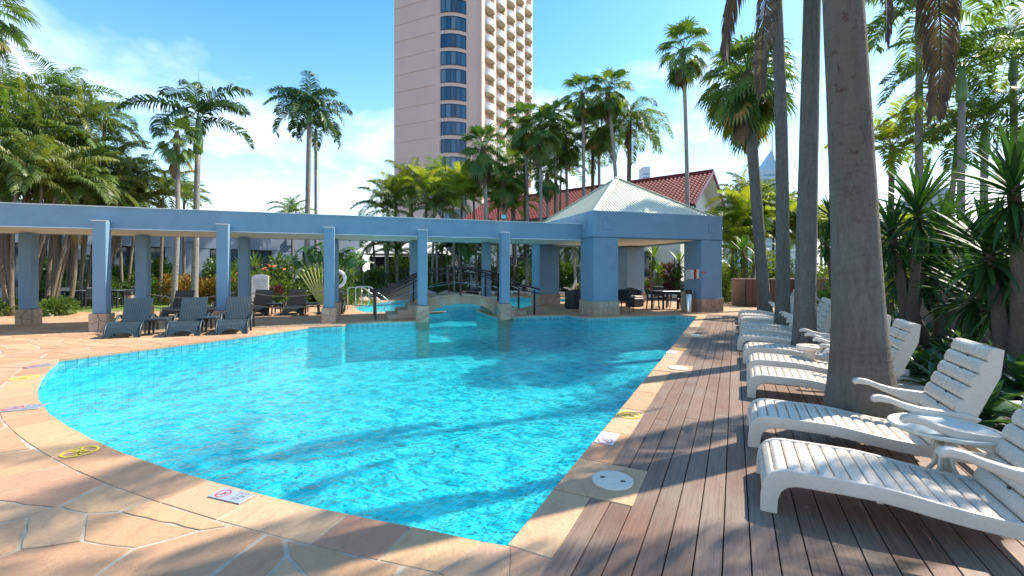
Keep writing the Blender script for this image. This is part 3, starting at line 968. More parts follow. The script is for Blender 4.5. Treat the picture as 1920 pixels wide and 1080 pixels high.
def bow(s_, k=.62): return a + dw * s_ + nw * (k * (1 - (2 * s_ / Lw - 1) ** 2) + .02)
def bowp(s_, off): p = bow(s_); return (p.x + nw.x * off, p.y + nw.y * off)
mb = MB(); ns = 12
mb.prism([bowp(Lw * i / ns, 0) for i in range(ns + 1)] + [(c_.x - nw.x * .5, c_.y - nw.y * .5), (a.x - nw.x * .5, a.y - nw.y * .5)], 0, 61.9)
tb(mb).build('bay', M_TOWER, tower)
M_FRAME_D = plain('navy_frame', (.02, .03, .05), .4)
win0 = None
for f in range(1, 19):
    z = .8 + f * FL
    if win0 is None:
        wt = MB(); 
        for i in range(ns):
            s0 = .1 + (Lw - .2) * i / ns; s1 = .1 + (Lw - .2) * (i + 1) / ns
            for zz in (0, 2.24):
                p0 = bowp(s0, .05); p1 = bowp(s1, .05); wt.bar((p0[0], p0[1], z + zz), (p1[0], p1[1], z + zz), .12, .09)
        for i in range(6):
            p = bowp(.1 + (Lw - .2) * i / 5, .06); wt.bar((p[0], p[1], z), (p[0], p[1], z + 2.24), .08, .08)
        w0 = tb(wt); 
        me = w0.mesh('window', M_FRAME_D); win0 = put('window', me, tower); panes = []
        for i in range(5):
            g = MB(); s0 = .1 + (Lw - .2) * i / 5; s1 = .1 + (Lw - .2) * (i + 1) / 5
            pp = [bowp(lerp(s0, s1, j / 3), .03) for j in range(4)]
            g.add([(p[0], p[1], z) for p in pp] + [(p[0], p[1], z + 2.24) for p in pp], [(j, j + 1, j + 5, j + 4) for j in range(3)])
            panes.append(tb(g).mesh('pane', M_TGLASS)); put('pane', panes[-1], win0)
        zw0 = z
    else:
        w = put('window', me, tower, (0, 0, z - zw0))
        for pm in panes: put('pane', pm, w)
# balcony face: piers, recessed dark doors, curved balconies
a = Vector(T3b); nb_ = Vector((d3.y, -d3.x))
for i in range(6):
    p = a + d3 * (i * 4.45 + .5) + nb_ * .35
    tb(MB().box((p.x, p.y, 31), (.95 if i else 1.2, .9, 61.9), rz=atan2(d3.y, d3.x))).build('pier', M_TOWER, tower)
def balcony():
    k = 9
    arc = [(-1.72 + 3.44 * i / k, -.35 - 1.15 * sqrt(max(0, 1 - (2 * i / k - 1) ** 2)) ) for i in range(k + 1)]
    slab = MB().prism([(1.72, .1), (-1.72, .1)] + arc, -.28, 0)
    rail = MB()
    for i in range(k):
        p0 = arc[i]; p1 = arc[i + 1]
        rail.bar((p0[0], p0[1] + .05, .98), (p1[0], p1[1] + .05, .98), .09, .07); rail.bar((p0[0], p0[1] + .05, .22), (p1[0], p1[1] + .05, .22), .06, .40)
        for j in range(5):
            x = lerp(p0[0], p1[0], j / 5); y = lerp(p0[1], p1[1], j / 5) + .05; rail.box((x, y, .7), (.055, .055, .62))
    door = MB().box((0, .16, 1.1), (3.3, .06, 2.2))
    return slab.mesh('balcony', plain('balcony_slab', (.64, .62, .50), .8, var=.03, bump=0)), rail.mesh('balustrade', M_WHITE), door.mesh('balcony_door', M_GLASS)
bm1, bm2, bm3 = balcony()
ra = atan2(d3.y, d3.x)
for f in range(2, 20):
    z = .8 + f * FL - .55
    for i in range(5):
        p = a + d3 * (i * 4.45 + .5 + 2.22) + nb_ * .12
        o = put('balcony', bm1, tower, (p.x - TB.x, p.y - TB.y, z), ra)
        put('balustrade', bm2, o); put('balcony_door', bm3, o)
    p = a + d3 * 23.6 + nb_ * -1.2
    o = put('balcony', bm1, tower, (p.x - TB.x, p.y - TB.y, z), ra + radians(60)); put('balustrade', bm2, o)

# ------------------------------------------------------------------ red-roofed house
HB = Vector((4.5, 40, 0))
house = thing('tiled_roof_house', 'cream gabled house with a red tiled roof behind the pavilion', 'house', HB)
def hb(mb): mb.v = [(x - HB.x, y - HB.y, z) for x, y, z in mb.v]; return mb
apx = Vector((14.4, 32.0)); rr = Vector((-.773, .634)).normalized(); qq = Vector((-.634, -.773)).normalized()
LEN = 22.0; HW = 4.4; ZR = 8.72; ZE = 5.85
def hp(s_, w, z): p = apx + rr * s_ + qq * w; return (p.x, p.y, z)
OV = .55
hb(MB().add([hp(.9, -HW + OV, 0), hp(.9, HW - OV, 0), hp(LEN, HW - OV, 0), hp(LEN, -HW + OV, 0), hp(.9, -HW + OV, 6.15), hp(.9, HW - OV, 6.15), hp(LEN, HW - OV, 6.15), hp(LEN, -HW + OV, 6.15), hp(.9, 0, 8.5), hp(LEN, 0, 8.5)],
   [(0, 1, 5, 8, 4), (1, 2, 6, 5), (2, 3, 7, 9, 6), (3, 0, 4, 7)])).build('wall', plain('white_render', (.72, .70, .63), .8, var=.04, bump=.05, nscale=.5), house)
rf = hb(MB().add([hp(-.1, 0, ZR), hp(-.1, HW, ZE), hp(LEN + .3, HW, ZE), hp(LEN + .3, 0, ZR), hp(-.1, -HW, ZE), hp(LEN + .3, -HW, ZE)] + [(p[0], p[1], p[2] - .14) for p in (hp(-.1, 0, ZR), hp(-.1, HW, ZE), hp(LEN + .3, HW, ZE), hp(LEN + .3, 0, ZR), hp(-.1, -HW, ZE), hp(LEN + .3, -HW, ZE))],
   [(0, 1, 2, 3), (0, 3, 5, 4), (6, 9, 8, 7), (6, 10, 11, 9), (0, 6, 7, 1), (0, 4, 10, 6), (1, 7, 8, 2), (4, 5, 11, 10)])).build('roof', M_RTILE, house)
for sg in (1, -1):
    hb(MB().add([hp(-.08, 0, ZR - .17), hp(-.08, sg * HW, ZE - .17), hp(LEN, sg * HW, ZE - .17), hp(LEN, 0, ZR - .17)], [(0, 1, 2, 3)])).build('eave_lining', M_WHITE, house)
tl = MB(); rows = 15; cols = 74
sl_len = sqrt(HW ** 2 + (ZR - ZE) ** 2)
for r_i in range(rows):
    for c_i in range(cols):
        w0 = HW * (1 - (r_i) / rows) ; w1 = HW * (1 - (r_i + 1.08) / rows)
        s0 = -.1 + (LEN + .4) * c_i / cols; s1 = -.1 + (LEN + .4) * (c_i + .9) / cols; sm = (s0 + s1) / 2
        z0 = ZR - (ZR - ZE) * w0 / HW; z1 = ZR - (ZR - ZE) * w1 / HW
        tl.add([hp(s0, w0, z0 + .03), hp(sm, w0, z0 + .13), hp(s1, w0, z0 + .03), hp(s0, w1, z1 + .0), hp(sm, w1, z1 + .08), hp(s1, w1, z1 + .0)], [(0, 1, 4, 3), (1, 2, 5, 4), (0, 2, 1)])
hb(tl).build('roof_tile', M_RTILE, rf, kind='stuff')
hb(MB().tube([hp(-.15, 0, ZR + .05), hp(LEN + .3, 0, ZR + .05)], .14, 8)).build('ridge_cap', M_RTILE, rf)
M_BARGE = plain('maroon_barge', (.16, .04, .05), .5)
for w in (HW, -HW):
    hb(MB().bar(hp(-.16, 0, ZR - .02), hp(-.16, w, ZE - .02), .07, .22)).build('bargeboard', M_BARGE, house)
hb(MB().bar(hp(-.1, HW + .05, ZE - .08), hp(LEN + .3, HW + .05, ZE - .08), .12, .12)).build('gutter', plain('gutter_dark', (.03, .02, .02), .5), house)
def wall_window(par, hbf, pa, pb, z0, z1, n2, frame_mat, glass, nm='window', panes=2, shift=.03):
    """window between plan points pa, pb, facing n2"""
    pa = Vector(pa); pb = Vector(pb); d = (pb - pa); L = d.length; d.normalize()
    fr = MB(); o_ = n2 * shift
    for z in (z0, z1): fr.bar((pa.x + o_.x, pa.y + o_.y, z), (pb.x + o_.x, pb.y + o_.y, z), .10, .07)
    for k in range(panes + 1):
        p = pa + d * (L * k / panes) + o_; fr.bar((p.x, p.y, z0), (p.x, p.y, z1), .10, .07)
    f_o = hbf(fr).build(nm, frame_mat, par)
    for k in range(panes):
        p = pa + d * (L * k / panes) + n2 * shift * .6; r_ = pa + d * (L * (k + 1) / panes) + n2 * shift * .6
        hbf(MB().add([(p.x, p.y, z0), (r_.x, r_.y, z0), (r_.x, r_.y, z1), (p.x, p.y, z1)], [(0, 1, 2, 3)])).build('pane', glass, f_o)
    return f_o
for s_ in (3.0, 6.8, 10.5, 14.2, 18.0):
    for z0, z1 in ((4.3, 5.4), (1.2, 2.9)):
        pa = hp(s_, HW - OV, 0); pb = hp(s_ + 1.5, HW - OV, 0)
        wall_window(house, hb, pa[:2], pb[:2], z0, z1, qq, M_FRAME_D, M_GLASS)
for w, z0, z1, ww in ((1.6, 5.35, 6.3, 1.5), (-2.1, 5.4, 6.05, 1.2)):
    pa = hp(.9, w + ww / 2, 0); pb = hp(.9, w - ww / 2, 0)
    wall_window(house, hb, pa[:2], pb[:2], z0, z1, -rr, M_FRAME_D, M_GLASS)

# ------------------------------------------------------------------ blue-grey hall on the left
LB = Vector((-17, 30, 0))
hall = thing('pool_hall', 'low grey-blue building with dark glazed bays behind the garden on the left', 'building', LB)
def lb(mb): mb.v = [(x - LB.x, y - LB.y, z) for x, y, z in mb.v]; return mb
Lc = Vector((-11.8, 35.0)); ld = Vector((-.698, -.716)).normalized(); ln = Vector((.716, -.698)).normalized()
def lp_(s_, o_, z): p = Lc + ld * s_ + ln * o_; return (p.x, p.y, z)
M_HALL = plain('hall_render', (.21, .255, .33), .8, var=.05, bump=.15, nscale=.7, bscale=50)
bays = [(1.6, 4.6, 0.1, 2.95), (6.6, 10.2, .7, 2.95), (12.4, 15.6, .7, 2.95), (17.2, 20.2, .7, 2.95)]
s0 = 0
for i, (a_, b2, z0, z1) in enumerate(bays + [(22.5, 22.5, 0, 0)]):
    lb(MB().add([lp_(s0, 0, 0), lp_(a_, 0, 0), lp_(a_, 0, 2.95), lp_(s0, 0, 2.95), lp_(s0, -.5, 0), lp_(a_, -.5, 0), lp_(a_, -.5, 2.95), lp_(s0, -.5, 2.95)],
       [(0, 1, 2, 3), (1, 5, 6, 2), (4, 0, 3, 7), (5, 4, 7, 6)])).build('wall', M_HALL, hall)
    if z0 > .2:
        lb(MB().add([lp_(a_, -.05, 0), lp_(b2, -.05, 0), lp_(b2, -.05, z0), lp_(a_, -.05, z0), lp_(a_, -.4, z0), lp_(b2, -.4, z0)], [(0, 1, 2, 3), (3, 2, 5, 4)])).build('wall', M_HALL, hall)
    if b2 > a_:
        pa = lp_(a_ + .05, -.35, 0)[:2]; pb = lp_(b2 - .05, -.35, 0)[:2]
        wall_window(hall, lb, pa, pb, z0 + .05, z1 - .04, ln, M_FRAME_D, M_GLASS, panes=4)
    s0 = b2
lb(MB().add([lp_(0, 0.02, 2.954), lp_(22.5, .02, 2.954), lp_(22.5, .02, 5.1), lp_(0, .02, 5.1), lp_(0, -9, 2.954), lp_(22.5, -9, 2.954), lp_(22.5, -9, 5.1), lp_(0, -9, 5.1)],
   [(0, 1, 2, 3), (4, 7, 6, 5), (0, 3, 7, 4), (1, 5, 6, 2), (3, 2, 6, 7), (0, 4, 5, 1)])).build('parapet', M_HALL, hall)
lb(MB().add([lp_(0, -.5, 0), lp_(0, -9, 0), lp_(0, -9, 2.95), lp_(0, -.5, 2.95)], [(0, 1, 2, 3)])).build('wall', M_HALL, hall)
for s_ in (5.5, 11.3, 16.4):
    lb(MB().box(lp_(s_, .10, 3.55), (.45, .14, .45), rz=atan2(ld.y, ld.x), ch=.01)).build('panel', M_HALL, hall)
GBs = Vector((-24, 24, 0))
glz = thing('glazed_wing', 'dark green glass walled wing behind the leaning palm trunks at far left', 'building', GBs)
def gb(mb): mb.v = [(x - GBs.x, y - GBs.y, z) for x, y, z in mb.v]; return mb
ga = Vector(lp_(22.5, 0, 0)[:2]); gd = Vector((-.95, -.31)).normalized(); gn = Vector((.31, -.95)).normalized()
m, t, b = newmat('green_glass')
t.l.new(t.ramp(t.noise(.5, 4, .6, t.geo()), [(.35, (.008, .03, .028)), (.7, (.03, .09, .075))]), b.inputs['Base Color'])
b.inputs['Roughness'].default_value = .07; b.inputs['Specular IOR Level'].default_value = .7
M_GGLASS = m
for i in range(8):
    p = ga + gd * (1.6 * i); r_ = ga + gd * (1.6 * (i + 1))
    wall_window(glz, gb, p, r_, .1, 3.3, gn, plain('grey_mullion', (.20, .24, .27), .5), M_GGLASS, panes=1)
p1 = ga + gd * 13; 
gb(MB().prism([(ga.x, ga.y), (p1.x, p1.y), (p1.x - gn.x * 8, p1.y - gn.y * 8), (ga.x - gn.x * 8, ga.y - gn.y * 8)], 3.35, 4.6)).build('parapet', M_HALL, glz)
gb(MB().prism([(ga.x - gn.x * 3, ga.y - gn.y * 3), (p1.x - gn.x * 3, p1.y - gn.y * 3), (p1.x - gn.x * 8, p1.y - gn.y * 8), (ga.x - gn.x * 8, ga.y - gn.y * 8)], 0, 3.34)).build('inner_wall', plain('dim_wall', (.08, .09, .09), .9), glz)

# ------------------------------------------------------------------ white marquee, iron fence, garden walls
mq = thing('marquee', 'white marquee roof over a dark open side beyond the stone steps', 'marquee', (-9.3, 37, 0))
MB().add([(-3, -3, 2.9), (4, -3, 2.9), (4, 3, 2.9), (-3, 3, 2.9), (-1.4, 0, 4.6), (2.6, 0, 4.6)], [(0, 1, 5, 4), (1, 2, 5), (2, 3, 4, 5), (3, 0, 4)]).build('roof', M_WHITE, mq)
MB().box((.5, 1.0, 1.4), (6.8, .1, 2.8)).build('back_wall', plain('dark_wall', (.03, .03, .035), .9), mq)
for x in (-2.9, .5, 3.9): MB().tube([(x, -2.9, 0), (x, -2.9, 2.9)], .05, 8).build('pole', M_WHITE, mq)
M_IRON = plain('black_iron', (.018, .018, .02), .5)
fnc = thing('iron_fence', 'black iron picket fence in front of the cream house', 'fence', (-3, 31.2, 0), radians(-3))
L = 17.0
for z in (.15, 1.25): MB().box((L / 2, 0, z), (L, .04, .04)).build('rail', M_IRON, fnc)
for k in range(8): MB().box((L * k / 7, 0, .68), (.06, .06, 1.36)).build('post', M_IRON, fnc)
pk = MB()
for k in range(int(L / .13)): pk.box((.06 + k * .13, 0, .70), (.016, .016, 1.1))
pk.build('picket', M_IRON, fnc, kind='stuff')

def block_wall(name, label, a, c_, z1, thick, mat, bw=.95, nrm_side=1, seed=4):
    a = Vector(a); c_ = Vector(c_); d = c_ - a; L = d.length; rz = atan2(d.y, d.x); r = random.Random(seed)
    th = thing(name, label, 'wall', (a.x, a.y, 0), rz)
    MB().box((L / 2, 0, z1 / 2 - .04), (L, thick - .05, z1 - .08)).build('core', M_GROUT, th)
    rows = 2; s_ = 0; k = max(1, round(L / bw)); w = L / k
    for j in range(rows):
        hh_ = (z1 - .1) / rows
        for i in range(k):
            MB().box(((i + .5) * w, 0, hh_ * (j + .5)), (w - .014, thick + r.uniform(-.006, .008), hh_ - .012), ch=.006).build('block', mat, th)
    MB().box((L / 2, 0, z1 - .045), (L + .04, thick + .08, .08), ch=.012).build('coping', mat, th)
    return th
M_GW = stone_mat('garden_wall_stone', [(.26, .17, .125), (.31, .21, .155), (.23, .145, .11), (.29, .19, .15)], bscale=12)
cornr = ed(4.45, 15.6)
farL = G(1373, 572.6)
block_wall('garden_wall', 'brown stone block wall with the switch boxes at the end of the deck', farL, (14.3, 19.2), 1.22, .26, M_GW, seed=3)
block_wall('garden_wall', 'brown stone block wall running behind the yuccas beside the loungers', ed(5.0, 17.2), ed(5.0, 1.0), 1.22, .26, M_GW, 1.2, seed=9)
# timber cabinet and power sockets on the end wall
bx = P(1448, 548, 19.45)
cab = thing('timber_cabinet', 'brown timber service cabinet against the end wall behind the palm trunks', 'cabinet', (bx[0], 19.2, 0), 0)
for i in range(9): MB().box((-1.15 + i * .262, 0, .62), (.25, .05, 1.16), ch=.005).build('board', plain('cabinet_wood', (.10, .045, .03), .6, rvar=.15), cab)
MB().box((-.1, .08, .60), (2.3, .1, 1.1)).build('carcass', plain('cabinet_dark', (.03, .015, .012), .8), cab)
MB().box((.3, -.04, .80), (.3, .02, .10)).build('nameplate', plain('brass_plate', (.35, .30, .2), .4), cab)
for i, (px, py) in enumerate(((1404, 544), (1404, 550), (1404, 557))):
    w_ = P(px, py, 19.75)
    so = thing('power_socket', ['top grey power socket on the brown end wall', 'middle grey power socket on the brown end wall', 'lowest grey power socket on the brown end wall, with a cable'][i], 'socket', (w_[0], 19.68, w_[2]))
    MB().box((0, -.03, 0), (.13, .07, .10), ch=.01).build('housing', plain('grey_plastic', (.42, .43, .43), .5), so)
    MB().box((0, -.07, -.01), (.08, .02, .05), ch=.004).build('flap', plain('grey_plastic_dark', (.25, .26, .27), .5), so)
    if i == 2: MB().tube([(0, -.03, -.04), (.02, -.05, -.2), (-.02, -.05, -.4), (.06, -.1, -.56)], .012, 6).build('cable', plain('cable_black', (.02, .02, .02), .5), so)
# ================================================================== FURNITURE AND SMALL THINGS
def beveled(me, off=.006, seg=2, ang=28):
    bm = bmesh.new(); bm.from_mesh(me)
    bmesh.ops.remove_doubles(bm, verts=bm.verts, dist=1e-5)
    es = [e for e in bm.edges if len(e.link_faces) == 2 and e.calc_face_angle(0) > radians(ang)]
    bmesh.ops.bevel(bm, geom=es, offset=off, segments=seg, affect='EDGES', clamp_overlap=True, profile=.6)
    bm.to_mesh(me); bm.free(); me.shade_smooth(); me.set_sharp_from_angle(angle=radians(40)); return me
def side_plate(poly, y0, y1):
    """extrude an xz polygon along y"""
    n = len(poly); ar = area2(poly)
    if ar > 0: poly = poly[::-1]
    mb = MB(); vs = [(p[0], y0, p[1]) for p in poly] + [(p[0], y1, p[1]) for p in poly]
    return mb.add(vs, [tuple(range(n))[::-1], tuple(range(n, 2 * n))] + [(i, (i + 1) % n, (i + 1) % n + n, i + n) for i in range(n)])

# white resin: slightly yellowed, glossy, grime in the low spots
m, t, b = newmat('white_resin')
c = t.ramp(t.noise(5, 7, .65, t.geo()), [(.3, (.60, .52, .43)), (.6, (.66, .58, .49))])
g = t.noise(38, 6, .75, t.geo())
c = t.mix(t.math('MULTIPLY', t.math('SUBTRACT', g, .69), 2.5, clamp=True), c, (.40, .35, .30))
t.l.new(c, b.inputs['Base Color']); t.l.new(t.math('MULTIPLY_ADD', g, .25, .16), b.inputs['Roughness'])
t.l.new(t.bump(t.noise(22, 3, .5, t.geo()), .05, .004), b.inputs['Normal'])
M_RESIN = m
LW = .62
TOPP = [(.0, .0), (.003, .10), (.012, .17), (.032, .225), (.065, .262), (.11, .284), (.17, .292), (.35, .292), (.60, .288), (.72, .276), (.85, .256), (1.0, .236), (1.15, .224), (1.35, .218), (1.95, .215)]
BOTP = [(.095, .0), (.10, .09), (.118, .145), (.15, .178), (.20, .194), (.35, .20), (.60, .196), (.72, .184), (.85, .164), (1.0, .146), (1.15, .134), (1.35, .13), (1.72, .13), (1.77, .10), (1.80, 0), (1.90, 0), (1.95, .10)]
def make_lounger():
    th = thing('sun_lounger', 'x', 'sun lounger', group='white resin sun loungers in a row on the deck')
    fr = MB()
    for y0, y1 in ((0, .035), (LW - .035, LW)):
        pl = side_plate(TOPP + BOTP[::-1], y0, y1); fr.add(pl.v, pl.f)
    me = beveled(fr.mesh('frame', M_RESIN), .009, 3); put('frame', me, th)
    br_ = MB()
    for x, z in ((.16, .20), (.62, .20), (1.15, .145), (1.6, .14)): br_.box((x, LW / 2, z), (.03, LW - .07, .05))
    br_.build('cross_brace', M_RESIN, th)
    # slats follow the top line; rounded, with a groove between two
    L = [0]
    for i in range(len(TOPP) - 1): L.append(L[-1] + sqrt((TOPP[i + 1][0] - TOPP[i][0]) ** 2 + (TOPP[i + 1][1] - TOPP[i][1]) ** 2))
    def at(s_):
        for i in range(len(L) - 1):
            if s_ <= L[i + 1] + 1e-9:
                k = (s_ - L[i]) / (L[i + 1] - L[i]); a, c_ = TOPP[i], TOPP[i + 1]
                d = Vector((c_[0] - a[0], c_[1] - a[1])).normalized()
                return Vector((lerp(a[0], c_[0], k), lerp(a[1], c_[1], k))), Vector((-d.y, d.x))
        return Vector(TOPP[-1]), Vector((0, 1))
    s_ = .13; k = 0
    while s_ < 1.50:
        w = .083; nseg = 6; vs = []; y0, y1 = .034, LW - .034
        for j in range(nseg + 1):
            q_, nn = at(s_ + (w - .007) * j / nseg)
            u_ = 2 * j / nseg - 1; hgt = -.012 + .012 * (1 - abs(u_) ** 5.0)
            for y, dz in ((y0, -.006), (y0 + .03, 0), (LW / 2, -.002), (y1 - .03, 0), (y1, -.006)):
                p = q_ + nn * (hgt + dz); vs.append((p.x, y, p.y))
        fs = []
        for j in range(nseg):
            for i in range(4):
                a_ = j * 5 + i; fs.append((a_, a_ + 1, a_ + 6, a_ + 5))
        nv = len(vs)
        for j in range(nseg + 1):
            q_, nn = at(s_ + (w - .007) * j / nseg); p = q_ - nn * .028
            vs += [(p.x, y0, p.y), (p.x, y1, p.y)]
        for j in range(nseg): fs.append((nv + 2 * j, nv + 2 * j + 2, nv + 2 * j + 3, nv + 2 * j + 1))
        fs.append((0, nv, nv + 1, 4, 3, 2, 1)); e_ = nseg * 5; fs.append((e_, e_ + 1, e_ + 2, e_ + 3, e_ + 4, nv + 2 * nseg + 1, nv + 2 * nseg))
        me = MB().add(vs, fs).mesh('slat', M_RESIN); me.shade_smooth(); me.set_sharp_from_angle(angle=radians(50))
        put('slat', me, th)
        s_ += w; k += 1
        # black stop in the groove now and then
    # backrest: a stepped slab in its own frame, leaning back 66 degrees
    LB_ = .86; ang = radians(66)
    ox, oz = 1.24, .20
    dx, dz = cos(ang), sin(ang); nx_, nz_ = -sin(ang), cos(ang)       # normal faces the foot end
    def B(s_, k_): return (ox + dx * s_ + nx_ * k_, oz + dz * s_ + nz_ * k_)
    prof = [B(0, .0)]
    ns_ = 8; pw_ = LB_ / ns_
    for i in range(ns_):
        for u_, kk in ((.02, .004), (.10, .016), (.35, .026), (.75, .026), (.92, .018), (.985, .006)):
            prof.append(B((i + u_) * pw_, kk))
    prof += [B(LB_, .0), B(LB_ + .01, -.035), B(LB_ * .8, -.095), B(LB_ * .4, -.11), B(0, -.10)]
    bk = MB()
    for y0, y1 in ((0.004, .03), (LW - .03, LW - .004)):
        pl = side_plate(prof, y0, y1); bk.add(pl.v, pl.f)
    pl = side_plate([B(0, -.03), B(LB_, -.012), B(LB_ + .01, -.035), B(0, -.052)], .03, LW - .03); bk.add(pl.v, pl.f)
    me = bk.mesh('back_frame', M_RESIN); me.shade_smooth(); me.set_sharp_from_angle(angle=radians(35)); put('back_frame', me, th)
    for i in range(ns_):
        pts_ = [B((i + u_) * pw_, kk) for u_, kk in ((.03, -.028), (.02, .006), (.08, .018), (.2, .026), (.4, .030), (.75, .029), (.90, .022), (.975, .008), (.97, -.02))]
        pl = side_plate(pts_, .026, LW - .026); me = pl.mesh('slat', M_RESIN); me.shade_smooth(); me.set_sharp_from_angle(angle=radians(40)); put('slat', me, th)
    st_ = MB()
    for i in range(1, ns_, 1):
        p = B(i * pw_ - .004, .024); st_.box((p[0], LW * .42 + .02 * (i % 2), p[1]), (.010, .020, .010))
    st_.build('rubber_stop', plain('rubber', (.015, .015, .015), .6), th, kind='stuff')
    # arms
    for y in (-.032, LW - .034):
        top = [(.86, .535), (.875, .562), (.91, .575), (.97, .568), (1.06, .535), (1.16, .512), (1.28, .505), (1.42, .50), (1.50, .47)]
        bot = [(.872, .515), (.91, .525), (.98, .52), (1.06, .485), (1.16, .445), (1.28, .40), (1.36, .37), (1.40, .37)]
        pl = side_plate(top + bot[::-1], y, y + .066)
        put('armrest', beveled(pl.mesh('armrest', M_RESIN), .012, 3), th)
    return th
lg = make_lounger()
NEARY = [2.86, 3.9, 5.42, 6.36, 7.4, 8.65, 9.65, 10.6, 11.9, 12.85, 14.0]
LES = [.147, .104, .134, .15, .12, .04, .10, .10, .12, .10, .10]
LLAB = ['white resin sun lounger nearest the camera, its raised back cut off by the photo edge',
        'white resin sun lounger second in the row, behind the round glass table',
        'white resin sun lounger third in the row, its back just behind the biggest trunk',
        'white resin sun lounger fourth in the row, half hidden behind the biggest trunk',
        'white resin sun lounger fifth in the row, with the small white stool at its side',
        'white resin sun lounger sixth in the row, jutting furthest towards the pool',
        'white resin sun lounger seventh in the row, just beyond the second trunk',
        'white resin sun lounger eighth in the row, before the third trunk',
        'white resin sun lounger ninth in the row, just beyond the third trunk',
        'white resin sun lounger tenth in the row, next to the farthest one',
        'white resin sun lounger at the far end of the row, by the farthest trunk']
rl = random.Random(4)
for i, (Y0, e_) in enumerate(zip(NEARY, LES)):
    d_ = (Y0 + .4493 * e_) / .8934
    p = ed(e_, d_)
    rz = ROT_E + (0 if i < 2 else rl.uniform(-.02, .02))
    if i == 0: lg.location = (p[0], p[1], 0); lg.rotation_euler.z = rz; lg['label'] = LLAB[0]
    else: dup(lg, (p[0], p[1], 0), rz, LLAB[i])
far = [(898, 28.6, 'white lounger under the palms, seen beside the back left pergola column'), (924, 28.4, 'white lounger under the palms, seen between the two right pergola columns'),
       (962, 28.3, 'white lounger under the palms, just right of the last pergola column'), (984, 28.0, 'white lounger under the palms, beside the back left pavilion pillar'),
       (1057, 26.6, 'white lounger seen between the two left pavilion pillars'), (1226, 24.6, 'white lounger behind the dining table, leftmost of three'),
       (1248, 24.8, 'white lounger behind the dining table, middle of three'), (1274, 24.4, 'white lounger behind the dining table, rightmost of three')]
for px, Y, lab in far:
    X = (px - 960) / F * Y
    o = dup(lg, (X - .9, Y, 0), radians(rl.uniform(-14, 4)) if px < 1100 else radians(60), lab); o['group'] = 'white loungers beyond the far pool'
    if px > 1100: o.location = (X - .2, Y - 1.2, 0)

# dark woven-look resin loungers by the terrace
def resin_dark(name, c, r=.5): return plain(name, c, r, var=.12, bump=.25, bscale=220)
M_GREYR = resin_dark('slate_resin', (.022, .040, .050), .42)
M_BLACKR = resin_dark('black_resin', (.009, .010, .012), .4)
def ribbon(path, w, th_, ribs, arch=0.0, amp=.004):
    """ribbed sheet along an xz path"""
    ny = ribs * 2; mb = MB(); vs = []; npth = len(path)
    for side in (1, -1):
        for i, (x, z) in enumerate(path):
            a = path[max(0, i - 1)]; c_ = path[min(npth - 1, i + 1)]; d = Vector((c_[0] - a[0], c_[1] - a[1])).normalized(); nn = Vector((-d.y, d.x))
            for j in range(ny + 1):
                y = -w / 2 + w * j / ny; k = (amp if j % 2 else 0) if side == 1 else -th_
                zz = z
                px_, pz_ = x + nn.x * k, zz + nn.y * k
                if arch and z < arch: 
                    lim = arch * max(0, 1 - (y / (w * .36)) ** 2) ** .5 if abs(y) < w * .36 else 0
                    pz_ = max(pz_, lim)
                vs.append((px_, y, pz_))
    m_ = ny + 1; off = npth * m_
    fs = []
    for i in range(npth - 1):
        for j in range(ny):
            a = i * m_ + j; fs.append((a, a + 1, a + m_ + 1, a + m_)); a += off; fs.append((a, a + m_, a + m_ + 1, a + 1))
    for j in range(ny):
        fs.append((j, off + j, off + j + 1, j + 1)); a = (npth - 1) * m_ + j; fs.append((a, a + 1, off + a + 1, off + a))
    for i in range(npth - 1):
        a = i * m_; fs.append((a, a + m_, off + a + m_, off + a)); a = i * m_ + ny; fs.append((a, off + a, off + a + m_, a + m_))
    return mb.add(vs, fs)
def make_dark(name, mat, label, group):
    th = thing(name, label, 'sun lounger', group=group)
    seat = [(0, 0), (.015, .08), (.04, .16), (.08, .23), (.14, .285), (.22, .318), (.32, .325), (.5, .31), (.7, .295), (.88, .29), (1.2, .29)]
    ribbon(seat, .60, .03, 17, arch=.13).build('seat', mat, th)
    bk_ = [(.86, .30), (.93, .44), (1.00, .58), (1.08, .72), (1.17, .86)]
    ribbon(bk_, .56, .03, 16).build('backrest', mat, th)
    rm = MB()
    for sg in (-1, 1):
        y = sg * .325
        MB().tube([(x, y, max(0.0, z)) for x, z in seat], .022, 8, flat=1.3).build('side_rail', mat, th, smooth=True)
        MB().tube([(.62, y * 1.02, 0), (.64, y * 1.04, .16), (.70, y * 1.05, .30), (.80, y * 1.05, .40), (.92, y * 1.05, .445), (1.05, y * 1.05, .43), (1.18, y * 1.04, .34), (1.27, y * 1.03, .18), (1.31, y * 1.02, 0)], .026, 8, flat=1.2).build('leg', mat, th, smooth=True)
    MB().tube([(.95, -.33, .27), (.95, .33, .27)], .018, 6).build('cross_bar', mat, th)
    return th
dg = make_dark('resin_lounger', M_GREYR, 'slate grey ribbed lounger nearest the left, beside the pergola column with stone base', 'slate loungers at the pool edge')
spots = [((228, 634), 'slate grey ribbed lounger, leftmost of the three at the pool edge'), ((343, 631), 'slate grey ribbed lounger, middle of the three at the pool edge'), ((434, 627), 'slate grey ribbed lounger, rightmost of the three at the pool edge')]
VDIR = atan2(V[1], V[0])
for i, ((px, py), lab) in enumerate(spots):
    x, y = G(px, py); y *= 1; 
    if i == 0: dg.location = (x, y, 0); dg.rotation_euler.z = VDIR + .10; dg['label'] = lab; dg['group'] = 'slate loungers at the pool edge'
    else: dup(dg, (x, y, 0), VDIR + .10, lab)
db = make_dark('resin_lounger', M_BLACKR, 'x', 'black loungers behind the pergola')
